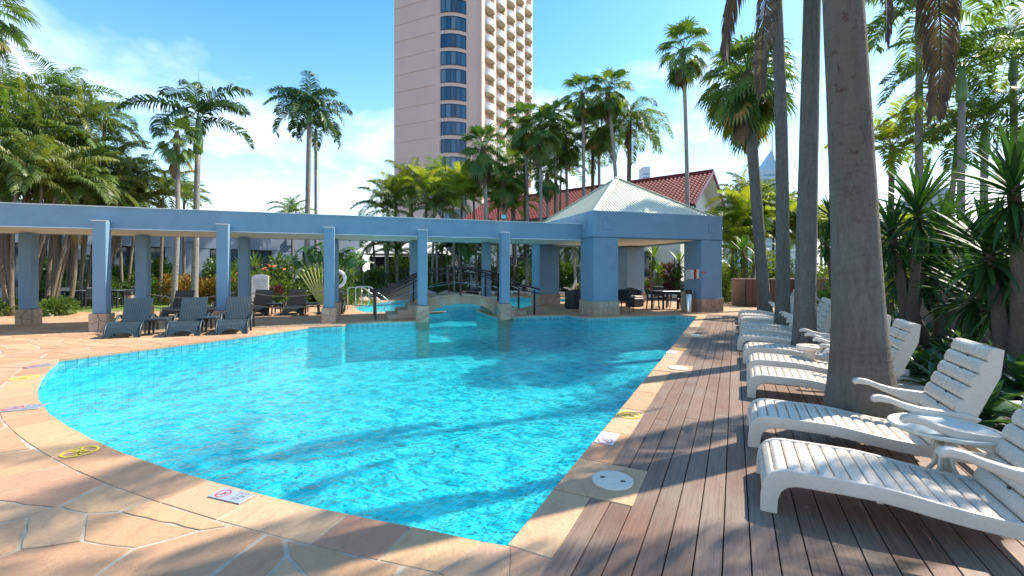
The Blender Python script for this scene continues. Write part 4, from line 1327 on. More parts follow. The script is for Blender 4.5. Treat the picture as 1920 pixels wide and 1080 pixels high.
bsp = [(322, 17.25, 'black lounger behind the rope, leftmost of the row behind the pergola'), (404, 17.2, 'black lounger behind the rope, partly hidden by the second pergola column'),
       (482, 17.1, 'black lounger behind the rope, in front of the white notice board'), (549, 17.0, 'black lounger behind the rope, between two small black tables'), (625, 17.0, 'black lounger behind the middle pergola column'),]
for i, (px, v, lab) in enumerate(bsp):
    u = onv(px, v); p = uv(u, v)
    if i == 0: db.location = (p[0], p[1], 0); db.rotation_euler.z = VDIR; db['label'] = lab; oo = db
    else: dup(db, (p[0], p[1], 0), VDIR, lab)
nv = dup(dg, ((872 - 960) / F * 28.5, 28.5, 0), radians(10), 'navy lounger under the palms beyond the far pool'); nv['group'] = 'white loungers beyond the far pool'

def side_table(name, label, mat, loc, rz, s_=.46, h_=.40, group=None):
    th = thing(name, label, 'side table', (loc[0], loc[1], 0), rz, group)
    MB().box((0, 0, h_ - .025), (s_, s_, .05), ch=.012).build('table_top', mat, th)
    for sx in (-1, 1):
        for sy in (-1, 1):
            MB().tube([(sx * (s_ / 2 - .03), sy * (s_ / 2 - .03), h_ - .04), (sx * (s_ / 2 - .01), sy * (s_ / 2 - .01), 0)], [.03, .02], 6).build('leg', mat, th)
    return th
g1 = G(318, 622); g2 = G(408, 618)
side_table('side_table', 'low slate table between the left and middle slate loungers', M_GREYR, uv(onv(300, 13.05), 13.05), ROT_U, group='low resin tables')
side_table('side_table', 'low slate table between the middle and right slate loungers', M_GREYR, uv(onv(392, 13.05), 13.05), ROT_U, group='low resin tables')
side_table('side_table', 'low black table left of the black lounger behind the rope', M_BLACKR, uv(onv(515, 17.3), 17.3), ROT_U, .5, .42, group='low resin tables')
side_table('side_table', 'low black table below the fan-shaped palm', M_BLACKR, uv(onv(584, 17.1), 17.1), ROT_U, .5, .42, group='low resin tables')

# round glass-topped table between the two nearest loungers
M_CREAMP = plain('cream_plastic', (.62, .58, .48), .35, var=.05)
p = ed(1.30, 4.10)
gt = thing('glass_table', 'round patio table with frosted glass top and cream legs between the nearest loungers', 'patio table', (p[0], p[1], 0))
m, t, b = newmat('frosted_glass')
t.l.new(t.ramp(t.noise(60, 4, .7, t.geo()), [(.3, (.50, .55, .55)), (.7, (.60, .65, .64))]), b.inputs['Base Color']); b.inputs['Roughness'].default_value = .22; b.inputs['Specular IOR Level'].default_value = .7
t.l.new(t.bump(t.noise(180, 3, .6, t.geo()), .4, .003), b.inputs['Normal'])
MB().lathe([(.001, .452), (.275, .452), (.275, .462), (.001, .462)], n=48).build('glass_top', m, gt)
MB().lathe([(.278, .440), (.298, .445), (.306, .456), (.300, .468), (.284, .472), (.278, .466), (.278, .440)], n=48).build('rim', M_CREAMP, gt, smooth=True)
MB().lathe([(.022, .12), (.022, .44)], n=14).build('column', M_CREAMP, gt, smooth=40)
for k in range(4):
    a = k * pi / 2 + .4; c_, s_ = cos(a), sin(a)
    MB().tube([(c_ * .02, s_ * .02, .40), (c_ * .05, s_ * .05, .2), (c_ * .13, s_ * .13, .07), (c_ * .24, s_ * .24, .0)], .014, 8).build('leg', M_CREAMP, gt, smooth=True)
    MB().tube([(c_ * .02, s_ * .02, .34), (c_ * .15, s_ * .15, .43), (c_ * .27, s_ * .27, .446)], .009, 6).build('brace', M_CREAMP, gt, smooth=True)
p = ed(.98, 7.78)
ws = thing('white_stool', 'small round white plastic stool table between loungers behind the biggest trunk', 'stool', (p[0], p[1], 0))
MB().lathe([(.0, .40), (.16, .40), (.17, .42), (.165, .45), (.15, .46), (.0, .455)], n=24).build('top', M_RESIN, ws, smooth=40)
MB().lathe([(.13, 0), (.09, .12), (.065, .25), (.08, .40)], n=20).build('pedestal', M_RESIN, ws, smooth=40)

# chairs, tables, tubs
M_RATTAN = resin_dark('charcoal_rattan', (.018, .024, .034), .45)
M_NAVYR = resin_dark('navy_rattan', (.010, .022, .045), .4)
def make_chair(mat, label, seatmat=None):
    th = thing('garden_chair', label, 'chair', group='dark garden chairs')
    MB().box((0, 0, .43), (.46, .44, .035), ch=.012).build('seat', seatmat or mat, th)
    MB().box((0, .24, .66), (.44, .03, .42), ch=.012, R=Matrix.Rotation(-.18, 3, 'X')).build('backrest', mat, th)
    for sx in (-1, 1):
        MB().tube([(sx * .21, -.2, .43), (sx * .23, -.235, 0)], [.022, .016], 6).build('leg', mat, th)
        MB().tube([(sx * .21, .27, .86), (sx * .21, .22, .43), (sx * .225, .27, 0)], [.018, .024, .016], 6).build('leg', mat, th)
        MB().tube([(sx * .235, .25, .64), (sx * .245, .05, .66), (sx * .24, -.2, .65), (sx * .22, -.215, .43)], .017, 6).build('armrest', mat, th, smooth=True)
    return th
ch = make_chair(M_RATTAN, 'x')
def chair_at(px, Y, rz, lab, first=[True]):
    loc = ((px - 960) / F * Y, Y, 0)
    if first[0]: ch.location = loc; ch.rotation_euler.z = rz; ch['label'] = lab; first[0] = False; return ch
    return dup(ch, loc, rz, lab)
chair_at(1173, 16.7, radians(150), 'dark rattan chair right beside the thick front pillar of the pavilion')
chair_at(1225, 18.0, radians(70), 'dark rattan chair on the left side of the pavilion dining table')
chair_at(1272, 17.9, radians(-75), 'dark rattan chair on the right side of the pavilion dining table')
chair_at(1240, 19.2, radians(5), 'dark rattan chair behind the pavilion dining table')
def dining(loc, rz, lab, w=.85, name='dining_table'):
    th = thing(name, lab, 'table', (loc[0], loc[1], 0), rz)
    MB().box((0, 0, .725), (w, w, .035), ch=.01).build('table_top', plain('table_top_grey', (.12, .14, .16), .25), th)
    MB().box((0, 0, .68), (w - .1, w - .1, .05)).build('apron', M_RATTAN, th)
    for sx in (-1, 1):
        for sy in (-1, 1): MB().box((sx * (w / 2 - .06), sy * (w / 2 - .06), .34), (.07, .07, .68), ch=.008).build('leg', M_RATTAN, th)
    return th
dining(((1247 - 960) / F * 18.1, 18.1), ROT_U, 'square dark dining table with pale top under the pavilion')
def tub(px, Y, rz, lab):
    th = thing('tub_chair', lab, 'armchair', ((px - 960) / F * Y, Y, 0), rz, 'dark rattan tub armchairs')
    sh = MB(); k = 14
    pts_ = []
    for i in range(k + 1):
        a = pi * (-.08 + 1.16 * i / k); pts_.append((cos(a), sin(a)))
    vs = []; 
    for r_, z in ((.32, 0), (.37, .38), (.38, .68), (.32, .70), (.31, .38), (.29, .02)):
        for c_, s_ in pts_: vs.append((c_ * r_, s_ * r_, z + (.12 * max(0, s_) if z > .6 else 0)))
    fs = []
    m_ = k + 1
    for r_ in range(5):
        for i in range(k): a = r_ * m_ + i; fs.append((a, a + 1, a + m_ + 1, a + m_))
    for i in (0, k): fs.append(tuple(r_ * m_ + i for r_ in range(6)))
    sh.add(vs, fs).build('shell', M_RATTAN, th, smooth=40)
    MB().box((0, -.02, .20), (.56, .56, .36), ch=.02).build('seat_base', M_RATTAN, th)
    MB().box((0, -.02, .43), (.50, .52, .10), ch=.03).build('cushion', plain('cushion_cream', (.55, .52, .46), .9), th)
    return th
tub(1076, 18.2, radians(200), 'navy rattan tub chair left of the front pavilion pillar')
tub(1189, 19.2, radians(30), 'dark rattan tub chair seen past the right side of the front pavilion pillar')
# tables and chairs on the lawn
for k, (px, Y) in enumerate(((147, 18.6), (228, 19.0))):
    dining(((px - 960) / F * Y, Y), .2 + k, ['dark garden table on the lawn at far left', 'dark garden table on the lawn behind the litter bin'][k], .75, 'garden_table')
for px, Y, rz, lab in ((128, 18.2, 1.3, 'dark chair on the lawn left of the first garden table'), (166, 18.2, -1.9, 'dark chair on the lawn between the first table and the pergola column'), (150, 19.6, 0.1, 'dark chair on the lawn behind the first garden table'),
                       (212, 18.6, 1.5, 'dark chair on the lawn left of the second garden table'), (246, 19.2, -1.5, 'dark chair on the lawn right of the second garden table'), (228, 20.0, .1, 'dark chair on the lawn behind the second garden table')):
    chair_at(px, Y, rz, lab)
def bin_(px, Y, lab, h_=.84, r_=.115, mat=None):
    th = thing('litter_bin', lab, 'bin', ((px - 960) / F * Y, Y, 0))
    MB().lathe([(r_, 0), (r_, h_ - .17), (r_ * .97, h_ - .165)], n=28).build('body', mat or M_STEEL, th, smooth=40)
    MB().lathe([(r_ * 1.03, h_ - .165), (r_ * 1.05, h_ - .02), (r_ * .8, h_), (0, h_ + .005)], n=28).build('lid', plain('black_plastic', (.018, .018, .02), .35), th, smooth=40)
    MB().box((r_ * 1.0, -.06, h_ - .09), (.02, .07, .09), ch=.005).build('flap', M_STEEL, th)
bin_(1291.5, 16.72, 'cylindrical steel bin with a dark lid against the right front pavilion pillar')
M_BRONZE = plain('bronze_bin', (.25, .17, .12), .4, .5)
bin_(243, 14.6, 'tall bronze litter bin behind the leftmost slate lounger', .92, .13, M_BRONZE)
MBx = thing('bin_cabinet', 'beige ribbed post beside the steel bin', 'post', ((1281 - 960) / F * 17.0, 17.0, 0))
MB().box((0, 0, .38), (.14, .14, .76), ch=.01).build('body', plain('beige_post', (.36, .29, .2), .6), MBx)
MB().box((0, 0, .77), (.16, .16, .02), ch=.005).build('cap', M_STEEL, MBx)

# ropes on the back row of columns
m, t, b = newmat('rope'); t.l.new(t.ramp(t.noise(60, 4, .7, t.geo()), [(.3, (.30, .22, .14)), (.7, (.50, .40, .28))]), b.inputs['Base Color']); b.inputs['Roughness'].default_value = .9
M_ROPE = m
for k in range(2, 6):
    u0 = PX0 - 2.731 * k + .1; u1 = PX0 - 2.731 * (k - 1) - .25
    if k == 5: continue
    for z, lv in ((.86, 'upper'), (.47, 'lower')):
        th = thing('rope', '%s sagging rope across the bay %s' % (lv, {2: 'right of the middle pergola column', 3: 'behind the third pergola column from the left', 4: 'behind the slate loungers'}[k]), 'rope', uv3(u0, 16.42, z), ROT_U, 'ropes between the pergola columns')
        L = u1 - u0; A = []
        n_ = 60
        for i in range(n_ + 1):
            x = L * i / n_; zz = -.16 * (1 - (2 * i / n_ - 1) ** 2); A.append((x, zz))
        for ph in (0, pi):
            MB().tube([(x, .010 * cos(i * 1.9 + ph), zz + .010 * sin(i * 1.9 + ph)) for i, (x, zz) in enumerate(A)], .011, 5).build('strand', M_ROPE, th, smooth=True)

# notice board, lifebuoy, pool handrail, steps
nb2 = P(488, 545, 17.9)
nt = thing('notice_board', 'white arched notice board standing in front of the flowering bush', 'notice board', (nb2[0], nb2[1], 0), .25)
W_ = .62
poly = [(-W_ / 2, 0), (-W_ / 2, 1.30)] + [(-W_ / 2 * cos(pi * i / 10), 1.30 + .10 * sin(pi * i / 10)) for i in range(1, 10)] + [(W_ / 2, 1.30), (W_ / 2, 0), (W_ / 2 - .06, 0), (W_ / 2 - .06, .48), (-W_ / 2 + .06, .48), (-W_ / 2 + .06, 0)]
me = side_plate(poly, -.025, .025).mesh('frame', plain('board_white', (.66, .70, .74), .5)); put('frame', beveled(me, .006, 1), nt)
MB().box((0, -.03, .92), (.46, .012, .66), ch=.003).build('panel', plain('board_panel', (.55, .60, .66), .45), nt)
ln_ = MB(); rr_ = random.Random(2)
for i in range(9): w = rr_.uniform(.22, .38); ln_.box((-.19 + w / 2, -.0375, 1.18 - i * .062), (w, .002, .016))
ln_.build('print', plain('print_grey', (.25, .30, .36), .7), nt, kind='stuff')
lbp = P(640, 523, 19.5)
lbx = thing('lifebuoy', 'white lifebuoy ring hanging with its rope beside the middle pergola column', 'lifebuoy', (lbp[0] - .18, 19.5, 0))
tr_ = MB(); R_, r_ = .34, .075
vs = []; k1, k2 = 28, 10
for i in range(k1):
    for j in range(k2):
        a = 2 * pi * i / k1; b_ = 2 * pi * j / k2; vs.append(((R_ + r_ * cos(b_)) * cos(a), r_ * sin(b_), 1.2 + (R_ + r_ * cos(b_)) * sin(a)))
fs = [(i * k2 + j, ((i + 1) % k1) * k2 + j, ((i + 1) % k1) * k2 + (j + 1) % k2, i * k2 + (j + 1) % k2) for i in range(k1) for j in range(k2)]
tr_.add(vs, fs).build('ring', plain('buoy_white', (.70, .72, .72), .5), lbx, smooth=True)
MB().tube([(-.1, .02, 1.75), (-.16, -.08, 1.4), (-.12, -.1, 1.0), (-.2, -.08, .7), (-.1, -.06, .45), (-.18, -.05, .8), (-.24, -.07, 1.2), (-.12, -.02, 1.72)], .05, 6).build('rope_coil', plain('rope_pale', (.62, .56, .46), .95, bump=.5, bscale=80), lbx, smooth=True)
MB().tube([(0, .1, 0), (0, .1, 1.85)], .035, 8).build('post', M_STEEL, lbx, smooth=True)
def pt(px, py, Y): return Vector(P(px, py, Y))
hr = thing('pool_handrail', 'bent stainless steel handrail leading down into the far pool', 'handrail', (-6.3, 18.2, 0))
for dy, l_ in ((0, 'rail'), (.9, 'rail')):
    a = [(-.45, dy, 0.0), (-.45, dy, .80), (-.38, dy, .88), (.10, dy, .88), (.22, dy, .84), (1.0, dy + .1, .22), (1.1, dy + .1, -.6)]
    MB().tube(a, .022, 10).build('rail', M_STEEL, hr, smooth=True)
    MB().tube([(.12, dy, .88), (.12, dy, 0)], .02, 8).tube([(.12, dy, .35), (.42, dy + .03, .68)], .014, 8).build('strut', M_STEEL, hr, smooth=True)
sp = P(737, 552, 27.0)
stp = thing('garden_steps', 'pinkish stone steps rising behind the far pool, with a brown handrail', 'steps', (sp[0] - .2, 27.2, 0), .1)
for i in range(5):
    MB().box((.1 * i, .34 * i, .08 + .15 * i), (2.5 - .2 * i, .37, .15), ch=.012).build('tread', M_BASE_R, stp)
    MB().box((.1 * i, .34 * i + .03, .04 + .075 * i - .02), (2.4 - .2 * i, .33, .15 * i + .04)).build('riser', M_BASE, stp) if i else None
MB().box((1.6, 1.1, .35), (.9, 1.6, .7), ch=.02).build('cheek_wall', M_BASE, stp)
for i in range(4): MB().box((-1.0 + .9 * i, .2 + .35 * i, .55 + .16 * i), (.06, .06, 1.1 + .1 * i)).build('post', M_METAL_D, stp)
MB().tube([(-1.6, -.1, .85), (-1.0, .2, 1.12), (1.0, 1.1, 1.68), (2.2, 1.3, 1.6)], .032, 8).build('handrail', M_METAL_D, stp, smooth=True)
for k, (px, Y, s_) in enumerate(((677, 22.4, .42), (692, 23.2, .5), (836, 27.5, .45), (805, 27.8, .5))):
    me = bpy.data.meshes.new('garden_boulder'); bm = bmesh.new(); bmesh.ops.create_icosphere(bm, subdivisions=3, radius=s_)
    for v_ in bm.verts:
        n_ = mnoise.noise(v_.co * 2.2 + Vector((k * 7, 0, 0))); v_.co *= 1 + .3 * n_; v_.co.z *= .55
    bm.to_mesh(me); bm.free(); me.materials.append(M_BASE); me.shade_smooth(); me.set_sharp_from_angle(angle=radians(25))
    tag(put('garden_boulder', me, None, ((px - 960) / F * Y, Y, .1)), ['small boulder at the left rim of the far pool', 'larger pale boulder at the left rim of the far pool', 'boulder under the palms right of the far steps', 'boulder beside the far stone steps'][k], 'boulder', 'boulders round the far pool')

# sign and red hose box on the right pillar (left face)
def onpillar(o, yy, z): return (4.55 - .012 + 7.43, 0, 0)
fx = PU - CWD
sg = thing('safety_sign', 'white safety sign with a red border on the right front pavilion pillar', 'sign', uv3(7.43 + fx - .006, 13.55 + .62, 1.42), ROT_U)
MB().box((-.006, 0, 0), (.010, .44, .40), ch=.002).build('board', M_WHITE, sg)
rd = plain('sign_red', (.55, .03, .04), .5)
MB().box((-.0125, .0, .185), (.002, .42, .02)).box((-.0125, 0, -.185), (.002, .42, .02)).build('border', rd, sg)
pr = MB(); rr_ = random.Random(7)
for i in range(7): w = rr_.uniform(.16, .34); pr.box((-.0125, .17 - w / 2, .13 - i * .043), (.002, w, .014))
pr.build('print', plain('print_dark', (.12, .14, .2), .7), sg, kind='stuff')
hb_ = thing('alarm_box', 'red and cream emergency box on the corner of the right front pavilion pillar', 'alarm box', uv3(7.43 + fx - .006, 13.55 + .17, 1.43), ROT_U)
MB().box((-.05, .06, 0), (.10, .15, .36), ch=.012).build('case', rd, hb_)
MB().box((-.05, -.05, .01), (.11, .06, .37), ch=.01).build('cover', plain('box_cream', (.66, .60, .48), .5), hb_)
MB().tube([(-.02, -.08, .06), (-.02, -.155, .06), (-.015, -.17, 0), (-.015, -.17, -1.42)], .011, 6).build('conduit', plain('conduit_blue', (.15, .25, .36), .6), hb_)
MB().box((.06, -.178, .07), (.20, .014, .05), ch=.003).build('tag', rd, hb_)

# street lamp with a globe
lp2 = P(1418, 425, 20.6)
lm = thing('garden_lamp', 'white globe lamp on a pale green post beyond the end wall', 'lamp post', (lp2[0], 20.6, 0))
MB().lathe([(.055, 0), (.045, 3.35), (.07, 3.37), (.07, 3.45)], n=14).build('post', plain('lamp_green', (.42, .52, .46), .5), lm, smooth=40)
MB().lathe([(.0, 3.42)] + [(.17 * sin(pi * i / 12), 3.62 - .17 * cos(pi * i / 12)) for i in range(1, 12)] + [(0, 3.79)], n=20).build('globe', plain('globe_white', (.8, .8, .78), .3), lm, smooth=True)

# ------------------------------------------------------------------ writing and marks on the coping
M_SGN = plain('sign_plate', (.30, .33, .38), .35, var=.05, bump=.05)
M_SGN2 = plain('sign_plate_white', (.72, .73, .74), .35, var=.04, bump=.05)
M_INK = plain('ink', (.02, .022, .03), .6, bump=0)
M_RED = plain('ink_red', (.60, .02, .03), .5, bump=0)
M_YEL = plain('road_yellow', (.80, .58, .04), .7, var=.2, nscale=50)
def text(body, size, parent, loc, rz, mat, bold=.006, space=1.0):
    cu = bpy.data.curves.new('lettering', 'FONT'); cu.body = body; cu.size = size; cu.align_x = 'CENTER'; cu.align_y = 'CENTER'; cu.offset = bold * size; cu.resolution_u = 3; cu.space_character = space
    tmp = bpy.data.objects.new('tmp', cu); COL.objects.link(tmp)
    dg_ = bpy.context.evaluated_depsgraph_get(); me = bpy.data.meshes.new_from_object(tmp.evaluated_get(dg_))
    bpy.data.objects.remove(tmp); bpy.data.curves.remove(cu)
    me.materials.clear(); me.materials.append(mat)
    o = put('lettering', me, parent, loc, rz); return o
def ring(mb, c, r, w, n=36, sx=1.0, z=0):
    vs = []; 
    for i in range(n):
        a = 2 * pi * i / n
        vs += [(c[0] + r * cos(a) * sx, c[1] + r * sin(a), z), (c[0] + (r - w) * cos(a) * sx, c[1] + (r - w) * sin(a), z)]
    mb.add(vs, [(2 * i, (2 * i + 2) % (2 * n), (2 * i + 3) % (2 * n), 2 * i + 1) for i in range(n)]); return mb
def line(mb, a, c_, w, z=0):
    a = Vector(a); c_ = Vector(c_); d = (c_ - a).normalized(); n_ = Vector((-d.y, d.x)) * w / 2
    mb.add([(a.x - n_.x, a.y - n_.y, z), (c_.x - n_.x, c_.y - n_.y, z), (c_.x + n_.x, c_.y + n_.y, z), (a.x + n_.x, a.y + n_.y, z)], [(0, 1, 2, 3)]); return mb
def depth_sign(name, label, c, rz, size, plate):
    """plate with the no-diving ring and the depth in metres and feet; local x is the long side"""
    w, h_ = size
    th = thing(name, label, 'sign', (c[0], c[1], .0045), rz)
    MB().box((0, 0, .003), (w, h_, .006), ch=.0015).build('plate', plate, th)
    z = .0066; k = h_
    cxx = -w * .27
    ring(MB(), (cxx, 0), k * .40, k * .065, z=z).build('ring', M_RED, th)
    # diver and waves
    dv = MB(); line(dv, (cxx - k * .05, k * .16), (cxx + k * .14, -k * .06), k * .06, z); line(dv, (cxx + k * .14, -k * .06), (cxx + k * .24, k * .02), k * .045, z)
    for i in range(5): line(dv, (cxx - k * .26 + i * k * .09, -k * .17 + (i % 2) * k * .04), (cxx - k * .17 + i * k * .09, -k * .17 + ((i + 1) % 2) * k * .04), k * .03, z)
    dv.build('diver', M_INK, th)
    line(MB(), (cxx - k * .26, -k * .26), (cxx + k * .26, k * .26), k * .065, z + .0003).build('bar', M_RED, th)
    text('POOL DEPTH', k * .13, th, (w * .22, k * .36, z), 0, M_INK)
    text('1.1m', k * .34, th, (w * .22, k * .10, z), 0, M_INK)
    text('3\'7"', k * .34, th, (w * .22, -k * .26, z), 0, M_INK)
    return th
# near sign: corners traced in the photo on the stone
A = Vector(G(391, 933)); B2 = Vector(G(447, 947)); C2 = Vector(G(481, 930)); D2 = Vector(G(419.5, 917))
c = (A + B2 + C2 + D2) / 4; ax = ((B2 + C2) / 2 - (A + D2) / 2)
depth_sign('depth_sign', 'grey depth sign with a red no-diving ring on the near left coping', c, atan2(ax.y, ax.x), (ax.length, ((C2 + D2) / 2 - (A + B2) / 2).length), M_SGN)
A = Vector(G(1117, 831)); B2 = Vector(G(1147, 834.5)); C2 = Vector(G(1159.5, 815)); D2 = Vector(G(1131, 811.5))
c = (A + B2 + C2 + D2) / 4; ax = ((A + B2) / 2 - (C2 + D2) / 2)
depth_sign('depth_sign', 'white depth sign with a red no-diving ring on the coping beside the deck', c, atan2(ax.y, ax.x) + pi, (ax.length * 1.05, .17), M_SGN2)
c = Vector(G(45, 765.5)); depth_sign('depth_sign', 'worn depth sign at the leftmost bend of the pool coping', c, radians(22), (.34, .22), M_SGN)
c = Vector(G(72, 687)); depth_sign('depth_sign', 'small far depth sign at the left end of the pool coping', c, radians(60), (.30, .22), M_SGN)
c = Vector(G(1259, 661.5)); depth_sign('depth_sign', 'faded white depth sign farther up the deck side coping', c, D and atan2(D[1], D[0]), (.30, .17), M_SGN2)
def yellow_mark(px, py, r, rz, lab, sx=1.0):
    c = G(px, py)
    th = thing('painted_mark', lab, 'painted symbol', (c[0], c[1], .0052), rz)
    mb = ring(MB(), (0, 0), r, r * .16, sx=sx)
    mb.build('ring', M_YEL, th)
    f = MB(); z = .0003
    for a_, c_ in (((-.6, -.3), (-.1, .25)), ((-.1, .25), (.25, .25)), ((.25, .25), (.1, -.2)), ((.1, -.2), (.6, -.1)), ((.0, .0), (-.3, -.45)), ((.3, .3), (.55, .45)), ((-.75, .35), (.75, -.42))):
        line(f, (a_[0] * r * sx, a_[1] * r), (c_[0] * r * sx, c_[1] * r), r * .13, z)
    f.build('figure', M_YEL, th)
yellow_mark(150, 847.5, .125, radians(-32), 'yellow painted no-running ring on the near left coping')
yellow_mark(1180.5, 778.5, .122, ROT_E, 'yellow painted no-running ring on the coping beside the deck')
yellow_mark(46, 709, .15, radians(-60), 'faded yellow painted ring at the left end of the coping', 1.1)
yellow_mark(1276, 655, .12, ROT_E, 'faded yellow painted ring far up the deck side coping')
# ================================================================== PLANTS
def leafmat(name, stops, trans=.35, rough=.45, use='obj', nsc=3.0):
    """foliage: diffuse + light coming through, tone by leaf and by object"""
    if name in _m: return _m[name]
    m, t, b = newmat(name)
    r = t.isl() if use == 'isl' else t.rnd()
    k = t.math('FRACT', t.math('ADD', t.math('MULTIPLY', r, .75), t.math('MULTIPLY', t.noise(nsc, 2, .5, t.geo()), .55)))
    c = t.ramp(k, [(i / (len(stops) - 1), s_) for i, s_ in enumerate(stops)])
    t.l.new(c, b.inputs['Base Color']); b.inputs['Roughness'].default_value = rough
    b.inputs['Specular IOR Level'].default_value = .4
    tl_ = t.node('ShaderNodeBsdfTranslucent')
    c2 = t.mix(1.0, c, (1.6, 1.5, .5), 'MULTIPLY'); t.l.new(c2, tl_.inputs['Color'])
    ms_ = t.node('ShaderNodeMixShader'); ms_.inputs[0].default_value = trans
    out_ = [n for n in t.n if n.bl_idname == 'ShaderNodeOutputMaterial'][0]
    t.l.new(b.outputs[0], ms_.inputs[1]); t.l.new(tl_.outputs[0], ms_.inputs[2]); t.l.new(ms_.outputs[0], out_.inputs['Surface'])
    _m[name] = m; return m
G_FEATH = leafmat('feather_green', [(.05, .10, .02), (.085, .16, .028), (.12, .20, .035), (.065, .135, .025), (.17, .23, .045)], .42)
G_DARK = leafmat('feather_dark', [(.022, .06, .018), (.035, .085, .022), (.06, .12, .028)], .28)
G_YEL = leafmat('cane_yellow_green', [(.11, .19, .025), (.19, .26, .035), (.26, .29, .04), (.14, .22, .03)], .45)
G_FAN = leafmat('fan_green', [(.035, .09, .02), (.055, .125, .028), (.085, .16, .035), (.13, .19, .04)], .32)
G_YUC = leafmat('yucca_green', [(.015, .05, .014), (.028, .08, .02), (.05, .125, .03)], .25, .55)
G_AGA = leafmat('agave_green', [(.03, .085, .030), (.05, .12, .045), (.075, .16, .055)], .25, .35)
G_BUSH = leafmat('bush_green', [(.03, .07, .012), (.06, .12, .018), (.10, .17, .03), (.05, .10, .02)], .35, .4, 'isl')
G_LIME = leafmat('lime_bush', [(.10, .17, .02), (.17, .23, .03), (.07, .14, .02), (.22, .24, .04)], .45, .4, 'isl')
G_CROT = leafmat('croton', [(.05, .07, .012), (.30, .20, .02), (.10, .11, .015), (.24, .06, .02), (.36, .27, .03), (.07, .03, .015)], .3, .35, 'isl', 9)
G_RED = leafmat('cordyline', [(.09, .012, .03), (.16, .02, .045), (.06, .01, .025), (.22, .04, .06)], .35, .35, 'isl')
G_DEAD = leafmat('dead_frond', [(.085, .055, .034), (.13, .088, .055), (.06, .038, .025), (.17, .12, .078)], .12, .8)
G_TAN = leafmat('dry_yellow', [(.28, .17, .05), (.36, .24, .08), (.22, .15, .05)], .3, .7)
M_FLW = plain('orange_flower', (.60, .12, .03), .6, var=.3, bump=0)
def barkmat(name, lo, hi, ring_sc, stain=(.13, .075, .045), stain_amt=.55, hs_=(7, 7, 1.2), scab=False):
    m, t, b = newmat(name)
    o_ = t.geo()
    sepn = t.node('ShaderNodeSeparateXYZ'); t.l.new(o_, sepn.inputs[0])
    n1 = t.noise(3, 8, .7, t.scale(o_, hs_)); 
    w1 = t.math('ADD', t.math('MULTIPLY', sepn.outputs['Z'], ring_sc), t.math('MULTIPLY', t.noise(2.2, 5, .6, o_), 14))
    rg = t.math('POWER', t.math('ABSOLUTE', t.math('SINE', w1)), .5)
    fine = t.noise(34, 7, .75, t.scale(o_, (1, 1, .35)))
    c = t.ramp(t.math('ADD', t.math('MULTIPLY', n1, .55), t.math('MULTIPLY', fine, .45)), [(.32, lo), (.68, hi)])
    c = t.mix(t.math('MULTIPLY', t.math('SUBTRACT', t.noise(.75, 6, .65, o_, .6), .52), 5.0 * stain_amt, clamp=True), c, stain)
    patchy = t.math('MULTIPLY', t.math('SUBTRACT', t.noise(1.9, 4, .6, o_), .38), 2.2, clamp=True)
    c = t.mix(t.math('MULTIPLY', t.math('MULTIPLY', t.math('SUBTRACT', 1.0, rg, clamp=True), .55), patchy), c, tuple(x * .5 for x in lo))
    crack = t.noise(15, 6, .7, t.scale(o_, (1, 1, .10)), .3)
    c = t.mix(t.math('MULTIPLY', t.math('SUBTRACT', crack, .57), 4, clamp=True), c, tuple(x * .5 for x in lo))
    if scab:       # weathered red-brown scabs higher up the trunk
        zf = t.math('MULTIPLY', t.math('SUBTRACT', sepn.outputs['Z'], 1.6, clamp=True), t.math('SUBTRACT', 5.6, sepn.outputs['Z'], clamp=True), clamp=True)
        wide = t.math('MULTIPLY', t.math('SUBTRACT', t.noise(1.25, 3, .5, t.scale(o_, (1.6, 1, .8))), .44), 6, clamp=True)
        c = t.mix(t.math('MULTIPLY', t.math('MULTIPLY', wide, zf), .55), c, (.17, .115, .075))
        fl_ = t.noise(9, 5, .7, t.scale(o_, (1, 1, .75)), .5)
        c = t.mix(t.math('MULTIPLY', t.math('MULTIPLY', t.math('MULTIPLY', t.math('SUBTRACT', fl_, .56), 9, clamp=True), wide), zf), c, (.095, .042, .026))
    # lichen and moss low down
    low_ = t.math('MULTIPLY', t.math('SUBTRACT', .45, sepn.outputs['Z'], clamp=True), 1.6, clamp=True)
    mo = t.math('MULTIPLY', low_, t.math('MULTIPLY', t.math('SUBTRACT', t.noise(5, 6, .7, o_), .42), 5, clamp=True), clamp=True)
    c = t.mix(mo, c, (.12, .13, .035))
    t.l.new(c, b.inputs['Base Color']); b.inputs['Roughness'].default_value = .9
    h_ = t.math('ADD', t.math('MULTIPLY', t.math('SUBTRACT', t.math('MULTIPLY', rg, patchy), crack), .6), t.math('MULTIPLY', t.math('ADD', fine, n1), .8))
    t.l.new(t.bump(h_, 1.0, .032), b.inputs['Normal'])
    return m
B_DATE = barkmat('palm_bark', (.085, .078, .066), (.20, .185, .16), 62)
B_SCAB = barkmat('scabbed_palm_bark', (.11, .094, .075), (.25, .222, .18), 44, scab=True)
B_GREY = barkmat('grey_palm_bark', (.20, .18, .155), (.36, .33, .29), 22, stain_amt=.25)
B_CANE = barkmat('cane_bark', (.12, .09, .065), (.27, .21, .15), 26, stain_amt=.3)
B_BROWN = barkmat('brown_bark', (.10, .07, .045), (.20, .15, .10), 30, stain_amt=.3)
M_SHAFT = plain('crownshaft_green', (.13, .23, .075), .4, var=.2, nscale=2, bscale=20)

